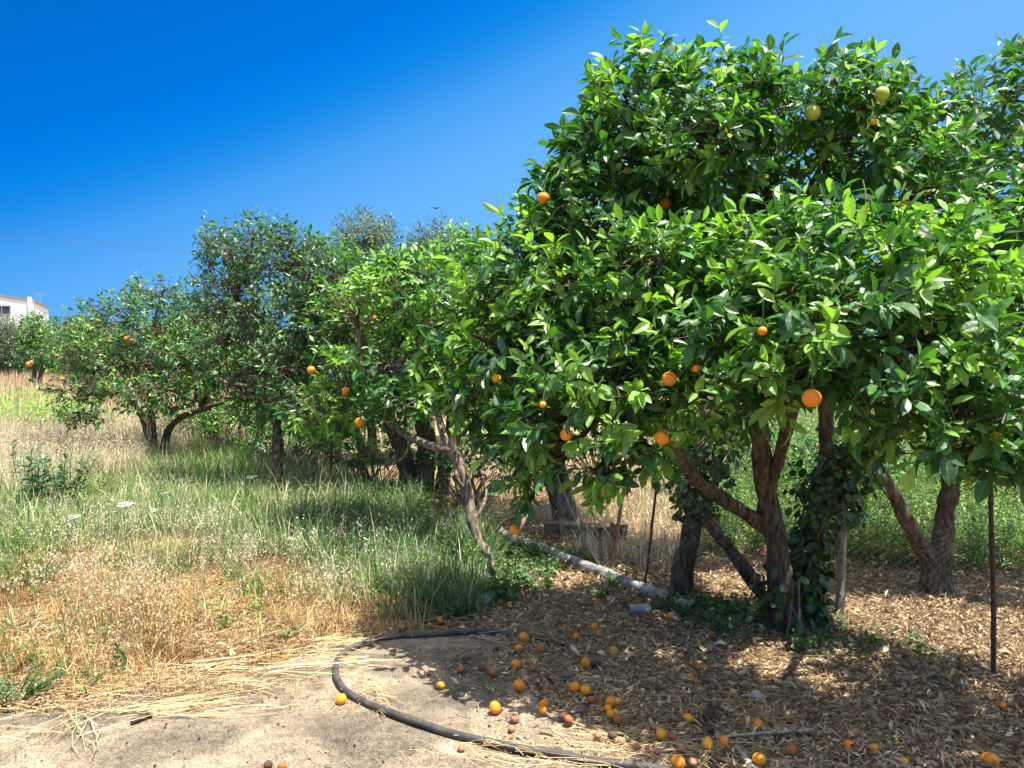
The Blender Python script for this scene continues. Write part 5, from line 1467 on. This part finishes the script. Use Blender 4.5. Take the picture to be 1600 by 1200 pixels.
# ------------------------------------------------------------------ single plants
def plant(name, label, cat, base, stems, h, lL, cols, per, ratio, seed, m=M_WEED, spread=0.12, upness=1.0, stemr=0.005, group=None):
    rng = np.random.default_rng(seed); t = empty(name, tuple(base[:2]) + (0,), label, cat, group)
    a = rng.uniform(0, 6.28, stems); r = rng.uniform(0.2, 1, stems) * spread
    A = base + np.stack([np.cos(a) * r * 0.3, np.sin(a) * r * 0.3, 0 * a - 0.02], 1)
    hh = h * rng.uniform(0.65, 1.05, stems)
    B = A + np.stack([np.cos(a) * r * 1.6, np.sin(a) * r * 1.6, hh], 1)
    g = Geo(); V, F, T = sticks(A, B, rng.normal(size=(stems, 3)) * 0.02, stemr, (1, 1, 1), segs=4, sides=5, r_end=stemr * 0.5); g.add(V, F, T)
    g.build('stem', M_GTWIG, t)
    idx = np.repeat(np.arange(stems), per); k = len(idx); tt = np.tile(np.linspace(0.12, 1.0, per), stems) + rng.uniform(-0.03, 0.03, k)
    an = np.arange(k) * 2.4 + rng.normal(size=k) * 0.3
    P = A[idx] * (1 - tt)[:, None] + B[idx] * tt[:, None]
    Dv = norm(np.stack([np.cos(an), np.sin(an), upness * (0.15 + 1.1 * tt ** 1.5)], 1)); N = norm(np.array([0, 0, 1.0]) + rng.normal(size=(k, 3)) * 0.25)
    L = lL * (1.15 - 0.6 * tt) * rng.uniform(0.75, 1.15, k)
    g = Geo(); V, F, T, U = leaves(P, Dv, N, L, L * ratio, rng.uniform(0.1, 0.45, k), pal(rng, k, cols, 0.15), fold=0.3, detail=2); g.add(V, F, T, U)
    g.build('leaves', m, t)
    return t, B
BLUE = [(0.10, 0.18, 0.12), (0.14, 0.23, 0.16), (0.07, 0.14, 0.09)]
plant('leafy_shrub', 'blue-green broad-leaved shrub at the left edge of the oat field', 'shrub', gnd(52, 806), 12, 0.74, 0.15, BLUE, 20, 0.36, 91, spread=0.22)
plant('leafy_shrub', 'blue-green broad-leaved shrub just right of the one at the left edge', 'shrub', gnd(100, 800), 11, 0.62, 0.14, BLUE, 18, 0.34, 92, spread=0.18)
plant('thistle', 'pale blue-green thistle rising from the grass right of the white flower', 'thistle', gnd(262, 812), 4, 0.42, 0.13, [(0.13, 0.22, 0.16), (0.17, 0.27, 0.19)], 12, 0.24, 93, spread=0.1)
plant('orange_sapling', 'bright green orange sucker shoot left of the crooked trunk', 'sapling', gnd(612, 868), 3, 0.45, 0.11, LIME, 10, 0.4, 94, M_LEAF, spread=0.07)
plant('orange_sapling', 'leafy dark green sucker at the foot of the crooked trunk', 'sapling', gnd(790, 940), 5, 0.40, 0.11, [(0.06, 0.17, 0.04), (0.09, 0.22, 0.05)], 9, 0.45, 95, M_LEAF, spread=0.12)
plant('weed_clump', 'dark leafy weed clump at the left edge above the golden mat', 'weed', gnd(45, 915), 22, 0.24, 0.045, COOL, 16, 0.3, 96, spread=0.16, group='leafy weed clumps')
plant('weed_clump', 'dark leafy weed clump at the left edge beside the slab', 'weed', gnd(22, 1092), 22, 0.15, 0.045, COOL, 13, 0.32, 97, spread=0.16, group='leafy weed clumps')
plant('weed_clump', 'small leafy weed clump in straw right of the weed by the slab corner', 'weed', gnd(122, 1078), 14, 0.11, 0.035, COOL, 10, 0.35, 98, spread=0.12, group='leafy weed clumps')
plant('weed_clump', 'small green weed at the slab edge below the dry oat stalks', 'weed', gnd(205, 1052), 3, 0.2, 0.06, COOL, 8, 0.5, 99, spread=0.05, group='leafy weed clumps')
plant('weed_clump', 'little green weed in golden straw above the slab corner', 'weed', gnd(440, 995), 8, 0.09, 0.06, GRN, 7, 0.3, 100, spread=0.1, group='leafy weed clumps')
plant('weed_clump', 'leafy dark weed hanging over the litter where the slab, hose and grass meet', 'weed', gnd(680, 962), 20, 0.22, 0.055, COOL, 13, 0.35, 101, spread=0.2, group='leafy weed clumps')
plant('weed_clump', 'lone pale-leaved seedling standing on shaded litter left of the leaning trunk', 'weed', gnd(1033, 957), 2, 0.08, 0.07, [(0.2, 0.4, 0.12)], 3, 0.5, 102, spread=0.02, upness=2.5, group='leafy weed clumps')
M_PETAL = plain_mat('white_petal', (0.82, 0.83, 0.78), 0.6, 0.3, 60, 0.05, 0.1)
def flower(label, px, py, w_px, d, seed):
    rng = np.random.default_rng(seed); top = at(px, py, d); R = w_px / 2 * d / FPX
    base = np.array([top[0] + 0.02, top[1] + 0.03, 0]); t = empty('white_flower', tuple(base), label, 'flower', 'white umbel flowers')
    g = Geo(); V, F, T = sticks(base[None] - [0, 0, 0.02], top[None] - [0, 0, 0.03], np.array([[0.01, 0, 0]]), 0.0022, (1, 1, 1), segs=4, sides=5)
    g.add(V, F, T)
    k = 22; a = np.arange(k) * 2.4; r = R * np.sqrt((np.arange(k) + 0.5) / k)
    C = top + np.stack([np.cos(a) * r, np.sin(a) * r, 0.012 * np.cos(a * 2) - 0.15 * r * r / R], 1)
    V, F, T = sticks(np.repeat(top[None] - [0, 0, 0.03], k, 0), C, np.zeros((k, 3)), 0.0008, (1, 1, 1), segs=1); g.add(V, F, T)
    g.build('stem', M_GTWIG, t)
    g = Geo()
    for c in C:
        b = rng.uniform(0, 6.28, 9); q = c + np.stack([np.cos(b), np.sin(b), 0 * b], 1) * R * 0.16 * rng.random((9, 1))
        V, F, T, U = leaves(q, norm(np.stack([np.cos(b), np.sin(b), 0.2 + 0 * b], 1)), np.tile([[0, 0, 1.0]], (9, 1)), R * 0.2, R * 0.17, 0.1, np.ones((9, 3)), detail=1)
        g.add(V, F, T)
    g.build('flower_head', M_PETAL, t)
flower('largest white umbel flower in the green grass at left', 197, 787, 24, 6.4, 1)
flower('small white umbel flower low in the grass left of the largest one', 116, 807, 15, 6.2, 2)
flower('faint small white umbel flower right of the largest one', 241, 797, 11, 6.6, 3)
flower('small white umbel flower beside the tall dark tree trunk', 393, 745, 13, 8.4, 4)

# ------------------------------------------------------------------ house, cables, bird
M_WALL = plain_mat('white_render', (0.86, 0.85, 0.82), 0.9, 0.2, 0.8, 0.06, 0.2)
M_ROOF = plain_mat('roof_slab', (0.30, 0.27, 0.25), 0.9, 0.2, 2, 0.2)
M_TILE = plain_mat('terracotta', (0.30, 0.16, 0.12), 0.85, 0.2, 3, 0.3)
M_DARK = plain_mat('dark_glass', (0.04, 0.05, 0.07), 0.15, 0.5, 2, 0.1, 0.0)
M_METAL = plain_mat('grey_metal', (0.45, 0.46, 0.48), 0.4, 0.5, 10, 0.1, 0.0, metallic=0.6)
c0 = np.array([-37.25, 60.0]); sdv = np.array([-4.05, 8.6]); sdv /= np.linalg.norm(sdv); fdv = np.array([-sdv[1], sdv[0]])
Lf, Ls = 11.5, 9.5
he = 6.0; hr = he + 0.9
ht = empty('white_house', (c0[0], c0[1], 0), 'white house with low gable roof and one small window at the far left', 'house')
def hp_(f, s_, z): q = c0 + fdv * f + sdv * s_; return (q[0], q[1], z)
g = Geo()
V = []
for s_ in (0, Ls):
    V += [hp_(0, s_, -0.3), hp_(Lf, s_, -0.3), hp_(Lf, s_, he), hp_(Lf / 2, s_, hr), hp_(0, s_, he)]
V = np.array(V)
g.add(V, np.array([(0, 1, 2, 4), (5, 9, 7, 6), (0, 4, 9, 5), (1, 6, 7, 2)])); g.add(V[[2, 3, 4, 7, 8, 9]], np.array([(0, 1, 2), (3, 5, 4)]))
g.build('wall', M_WALL, ht)
g = Geo()
for a, b, za, zb in ((-0.1, Lf / 2, he - 0.01, hr + 0.03), (Lf / 2, Lf + 0.1, hr + 0.03, he - 0.01)):
    V = np.array([hp_(a, -0.08, za), hp_(b, -0.08, zb), hp_(b, Ls + 0.3, zb), hp_(a, Ls + 0.3, za), hp_(a, -0.08, za + 0.14), hp_(b, -0.08, zb + 0.14), hp_(b, Ls + 0.3, zb + 0.14), hp_(a, Ls + 0.3, za + 0.14)])
    g.add(V, np.array([(0, 3, 2, 1), (4, 5, 6, 7), (0, 1, 5, 4), (2, 3, 7, 6), (1, 2, 6, 5), (3, 0, 4, 7)]))
g.build('roof', M_ROOF, ht)
th = math.atan2(fdv[1], fdv[0])
g = Geo(); box(g, hp_(2.1, -0.03, 5.3), (1.05, 0.09, 0.62), th); win = g.build('window', M_DARK, ht)
g = Geo()
for f_, z_, sx, sz in ((2.1, 5.63, 1.2, 0.07), (2.1, 4.97, 1.2, 0.07), (1.55, 5.3, 0.07, 0.6), (2.65, 5.3, 0.07, 0.6), (2.1, 5.3, 0.05, 0.59)): box(g, hp_(f_, -0.09, z_), (sx, 0.06, sz), th)
fr = g.build('frame', M_METAL, None); fr.parent = win; fr.location = (0, 0, 0)
g = Geo(); tube(g, [hp_(0.25, -0.1, 0), hp_(0.25, -0.1, he + 0.35)], [0.14, 0.14], sides=10, step=1, knob=0); g.build('drain_pipe', M_WALL, ht, smooth=True)
g = Geo(); tube(g, [hp_(0.4, 7.5, he), hp_(0.4, 7.5, he + 1.3)], [0.025, 0.02], sides=6, step=1, knob=0)
for z in (1.0, 1.2): tube(g, [hp_(0.0, 7.5, he + z), hp_(0.9, 7.7, he + z)], [0.015, 0.015], sides=5, step=1, knob=0)
g.build('antenna', M_METAL, ht)
# second, mostly hidden house with a tiled roof
q = at(135, 505, 75); ht2 = empty('tiled_house', (q[0], q[1], 0), 'low house with brownish tiled roof peeping over the left orange tree', 'house')
g = Geo(); box(g, (q[0], q[1], 2.2), (3.6, 4, 4.6)); g.build('wall', M_WALL, ht2)
g = Geo(); zt = 4.52; V = np.array([(q[0] - 2.1, q[1] - 2.3, zt), (q[0] + 2.1, q[1] - 2.3, zt), (q[0] + 2.1, q[1] + 2.3, zt), (q[0] - 2.1, q[1] + 2.3, zt), (q[0] - 0.8, q[1], zt + 0.7), (q[0] + 0.8, q[1], zt + 0.7)])
g.add(V, np.array([(0, 1, 5, 4), (2, 3, 4, 5)])); g.add(V, np.array([(1, 2, 5), (3, 0, 4)])); g.add(V, np.array([(0, 3, 2, 1)])); g.build('roof', M_TILE, ht2)

M_CABLE = plain_mat('black_cable', (0.05, 0.05, 0.06), 0.6, 0.3, 5, 0.1, 0.0)
for k, (ya, yb, lab) in enumerate([(356, 378, 'uppermost overhead cable in the blue sky at left'), (361, 382, 'middle overhead cable in the blue sky at left'), (367, 387, 'lowest overhead cable in the blue sky at left')]):
    A = at(-120, ya - 8, 42); B = at(620, yb + 18, 70); g = Geo()
    n = 14; pts = [A * (1 - i / n) + B * (i / n) - np.array([0, 0, 1.0]) * 0.5 * 4 * (i / n) * (1 - i / n) for i in range(n + 1)]
    tube(g, pts, [0.007] * len(pts), sides=4, step=3, knob=0, cap=False)
    o = g.build('power_cable', M_CABLE, None); tag(o, lab, 'cable', 'overhead power cables')
def utility_pole(px, d, label, ztop):
    b = at(px, 560, d); t = empty('utility_pole', (b[0], b[1], 0), label, 'utility pole', 'utility poles')
    g = Geo(); tube(g, [(b[0], b[1], -0.2), (b[0], b[1], ztop)], [0.16, 0.11], sides=10, step=1, knob=0.02); g.build('pole', M_POST, t, smooth=True)
    g = Geo(); box(g, (b[0] + 0.25, b[1], ztop - 0.3), (1.9, 0.12, 0.12)); g.build('crossarm', M_POST, t)
    for dx in (-0.6, 0.4, 1.1):
        g = Geo(); tube(g, [(b[0] + dx, b[1], ztop - 0.24), (b[0] + dx, b[1], ztop - 0.02)], [0.05, 0.035], sides=8, step=0.05, knob=0.05); g.build('insulator', M_CABLE, t, smooth=True)
utility_pole(-62, 41, 'utility pole carrying the cables, just outside the left edge', 8.8)
g = Geo(); c = at(681, 325, 45)
def wing(s): return np.array([c + [0, 0, 0], c + [s * 0.16, 0.05, 0.05], c + [s * 0.34, 0.02, 0.03], c + [s * 0.15, -0.06, 0.03]])
V, F = fruit_mesh('b', 0.06, 1, 0, 0, 1, 10, 8); V = V * [2.2, 1, 0.9] + c; g.add(V, F)
for s_ in (1, -1):
    for dz in (0.0, 0.012):
        pass
    w0 = wing(s_); V = np.vstack([w0 + [0, 0, 0.01], w0 - [0, 0, 0.01]]); g.add(V, np.array([(0, 1, 2, 3), (7, 6, 5, 4), (0, 4, 5, 1), (1, 5, 6, 2), (2, 6, 7, 3), (3, 7, 4, 0)]))
o = g.build('bird', M_CABLE, None, origin=c); tag(o, 'tiny dark bird flying above the centre trees', 'bird')
# pale garden wall far behind at right
g = Geo(); q = gnd(1345, 662); box(g, (q[0] + 1.5, q[1], 0.75), (9, 0.2, 1.5), -0.12); box(g, (q[0] + 1.5, q[1], 1.53), (9.1, 0.3, 0.06), -0.12)
o = g.build('garden_wall', M_WALL, None); tag(o, 'pale rendered wall glimpsed between branches right of the thickest trunk', 'wall')

# ------------------------------------------------------------------ fallen fruit
# (px, py of its centre, diameter px, look, label)
FALLEN = [
 (819, 996, 17, 'o', 'orange under a green leaf, nearest the hose end in the shade'),
 (811, 1013.5, 13, 'o', 'small round orange left of the tip of the thin cane'),
 (846, 1013.5, 15, 'd', 'reddish drying orange right of the tip of the thin cane'),
 (806, 1038, 17, 'o', 'flattened orange in the shade below the two beside the cane'),
 (929, 980, 13, 'y', 'dull yellow orange alone at the back of the shaded litter'),
 (892, 989, 11, 'd', 'rear one of two small drying oranges touching in the shaded litter'),
 (900, 994.5, 11, 'o', 'front one of two small drying oranges touching in the shaded litter'),
 (958.6, 1018, 15, 'y', 'brightest yellow fallen orange, in a sun fleck on dark litter'),
 (996, 1026, 15, 'd', 'brownish orange right of the bright yellow one in the sun fleck'),
 (915, 1036, 16, 'o', 'orange touching a dark brown rotten fruit on its right'),
 (931, 1036.5, 16, 'b', 'dark brown rotten fruit touching the orange on its left'),
 (898, 1074, 18, 'o', 'deeper orange of a touching pair on shaded slab'),
 (915, 1078, 18, 'y', 'yellower orange of a touching pair on shaded slab'),
 (811, 1071.5, 19, 'o', 'dim orange alone in the shade above the sunlit shadow edge'),
 (773.6, 1105.5, 21, 'o', 'large bright orange at the edge of the tree shadow on the slab'),
 (850, 1099, 15, 'o', 'rear of two small oranges overlapping in slab shade'),
 (848.5, 1109, 13, 'o', 'front of two small oranges overlapping in slab shade'),
 (804, 1122, 16, 'p', 'split pale brown dried fruit below the large bright orange'),
 (799.5, 1139, 13, 'p', 'small pinkish dried fruit just below the split one on the slab'),
 (721, 1168.5, 12, 'p', 'pinkish dried fruit outside the hose touching it'),
 (924, 1093.5, 15, 'd', 'brown drying fruit left of the heap of yellow oranges'),
 (939, 1091.5, 10, 'd', 'tiny brown fruit between the heap and the drying fruit'),
 (953, 1097, 17, 'o', 'top left orange of the heap on the litter'),
 (965.5, 1096.5, 13, 'y', 'small yellow orange at the top right of the heap'),
 (950, 1107.5, 14, 'o', 'left middle orange of the heap on the litter'),
 (953.5, 1115.5, 14, 'y', 'brightest yellow orange at the front of the heap'),
 (962, 1113, 11, 'y', 'half hidden yellow orange at the right of the heap front'),
 (965, 1124, 16, 'd', 'brown drying fruit touching the heap front from below'),
 (879.5, 1118, 15, 'b', 'dark rotten fruit at the straw edge, left one of a pair'),
 (889, 1124, 15, 'd', 'reddish brown drying fruit, right one of a pair at the straw edge'),
 (934.5, 1149, 13, 'p', 'pinkish brown fruit standing in straw below the heap'),
 (957, 1148.5, 16, 'b', 'flat dark brown fruit in straw below the heap'),
 (970.5, 1158.5, 13, 'p', 'pink dried fruit in bright straw right of the flat dark one'),
 (996, 1166, 13, 'p', 'pale pink dried fruit in bright straw at the start of the sunlit strip'),
 (908, 1109, 14, 'g', 'grey-brown mouldy fruit left of the heap on the shaded slab'),
 (887, 1054.5, 20, 'g', 'large flattened grey-brown fruit beyond the touching pair'),
 (833, 1044, 13, 'd', 'tan fruit between the flattened orange and large grey-brown fruit'),
 (771, 1051, 15, 'd', 'reddish brown fruit at the shadow edge left of the straw'),
 (753, 1043, 12, 'b', 'dark brown fruit in leaf shadow on the slab'),
 (720.5, 1046, 13, 'd', 'reddish brown fruit farthest left in the leaf shadow'),
 (728, 1029, 14, 'b', 'dark fruit above the reddish one in the leaf shadow'),
 (775, 1014, 11, 'b', 'small dark fruit left of the small round orange near the cane'),
 (762, 1179, 9, 'g', 'tiny grey-brown fruit outside the hose near the bottom'),
 (533, 1092.5, 17, 'y', 'yellow orange leaning against the hose bend'),
 (688, 1071, 14, 'o', 'pale orange alone on sunlit slab inside the hose loop'),
 (667, 1050.5, 10, 'p', 'tiny pinkish grey fruit on sunlit slab inside the loop'),
 (584, 1007, 8, 'd', 'tiny brown fruit against the inside of the hose at the top of the loop'),
 (599, 992, 10, 'd', 'small red-brown fruit behind the hose at the top of the loop'),
 (617, 973, 11, 'h', 'hollow dried fruit in straw above the hose'),
 (532, 983, 10, 'o', 'small orange buried in dry grass above the slab edge'),
 (687.5, 968.5, 12, 'o', 'orange in weeds at the corner of grass and litter'),
 (628, 985, 12, 'b', 'dark fruit in straw just behind the hose'),
 (796, 944.5, 10, 'o', 'small orange beneath the leafy sucker'),
 (419, 1194, 14, 'b', 'dark brown fruit at the bottom edge on open slab, left one of two'),
 (441, 1199, 16, 'd', 'orange-brown fruit at the bottom edge, right one of two on open slab'),
 (512, 1198, 10, 'g', 'grey fruit at the bottom edge between the open slab pair and the hose'),
 (1077, 1061, 19, 'o', 'big orange lower left of a pair by the dark upright stake'),
 (1101, 1046.5, 17, 'o', 'orange touching the top left of the dark upright stake'),
 (1207, 1061, 16, 'o', 'half buried orange on the dim litter right of the dark upright stake'),
 (1076, 1122, 16, 'y', 'yellow orange above a green leaf on the shaded litter'),
 (1033, 1147.5, 18, 'y', 'dull yellow orange touching a smaller one where sunlight starts'),
 (1050.5, 1152, 15, 'd', 'smaller brownish orange touching the dull yellow one'),
 (1105.5, 1162, 19, 'y', 'dull yellow orange below the long pale cane'),
 (1131, 1158, 16, 'o', 'pinkish orange right of the dull yellow one below the cane'),
 (1184.5, 1133.5, 21, 'o', 'large orange just above the long pale cane'),
 (1059, 1191, 24, 'o', 'large sunlit orange cut by the bottom edge left of the split branch'),
 (1186, 1186, 22, 'y', 'vivid yellow orange beside the grey split branch'),
 (1235.5, 1171, 21, 'd', 'brownish orange right of the split branch'),
 (1326, 1167, 21, 'o', 'left one of two oranges side by side near the bottom right'),
 (1364, 1171, 20, 'y', 'right one of two oranges side by side near the bottom right'),
 (1546, 1190, 28, 'o', 'bright orange in the bottom right corner'),
 (1412, 1192, 18, 'y', 'pale yellow orange at the bottom edge in a sun patch'),
 (1431, 1190.5, 18, 'g', 'greyish fruit touching the pale yellow one at the bottom edge'),
 (1107, 1116, 20, 'b', 'large dark rotten fruit below the dark upright stake'),
 (1110.5, 1138, 17, 'b', 'dark rotten fruit just above the long pale cane'),
 (1164, 1147, 14, 'g', 'brown pear-shaped fruit touching the long pale cane from above'),
 (1266, 1125, 19, 'b', 'dark rotten fruit right of the tip of the long pale cane'),
 (1137, 1174, 17, 'b', 'dark rotten fruit below the pinkish orange'),
 (1065, 1169, 15, 'p', 'pinkish brown dried fruit above the large sunlit orange'),
 (1013, 1171, 12, 'p', 'small pink dried fruit in the bright strip above the hose'),
 (1028, 1174, 12, 'p', 'small pink dried fruit right beside another in the bright strip'),
 (1005.5, 1186, 10, 'p', 'tiny orange-pink fruit lying against the hose in straw'),
 (1082, 1191, 16, 'p', 'pinkish grey dried fruit right of the large sunlit orange'),
 (1319, 1189, 20, 'b', 'brown rotten fruit in front of the left side-by-side orange'),
 (1049, 963.5, 14, 'o', 'orange at the foot of the leaning trunk'),
 (1073, 974, 9, 'y', 'small yellow fruit in a sun fleck right of the leaning trunk foot'),
 (1087, 962, 10, 'd', 'small dull fruit right of the leaning trunk foot'),
 (1362, 1031, 13, 'd', 'dim orange on dark litter right of the grey stake'),
 (1112, 992, 13, 'd', 'dim brown orange on dark litter in front of the leaning trunk'),
 (1566, 1104, 13, 'o', 'dim orange on dark ground at the right edge'),
 (929.5, 939, 11, 'o', 'small orange just in front of the white pipe'),
]
for (px, py, s, k, lab) in FALLEN:
    r = 0.0
    z = 0.03
    for _ in range(6):
        p = gnd(px, py, z); dd = (p - CAMP) @ FWD; dia = s * dd / FPX
        sq = {'b': 0.74, 'g': 0.7, 'd': 0.86, 'p': 0.84, 'h': 0.8}.get(k, 0.94)
        onslab = bool(inpoly(np.array([p[0]]), np.array([p[1]]), CONC_W)[0])
        litter = not onslab or px > 830
        z = (0.014 if onslab else float(ground_z(p[0], p[1]))) + dia * sq * 0.5 + (0.012 if litter else 0.0) - 0.002
    o = bpy.data.objects.new('fallen_orange', random.choice(FR[k])); COL.objects.link(o)
    o.location = Vector(p); o.scale = (dia * random.uniform(0.92, 1.1), dia * random.uniform(0.92, 1.08), dia * random.uniform(0.88, 1.0))
    tl = 0.35 if k in 'bgp' else 1.3
    o.rotation_euler = (random.uniform(-tl, tl), random.uniform(-tl, tl), random.uniform(0, 6.28))
    if k in 'h': o.rotation_euler = (0.9, 0.2, 0)
    tag(o, lab, 'orange', 'fallen oranges on the ground')
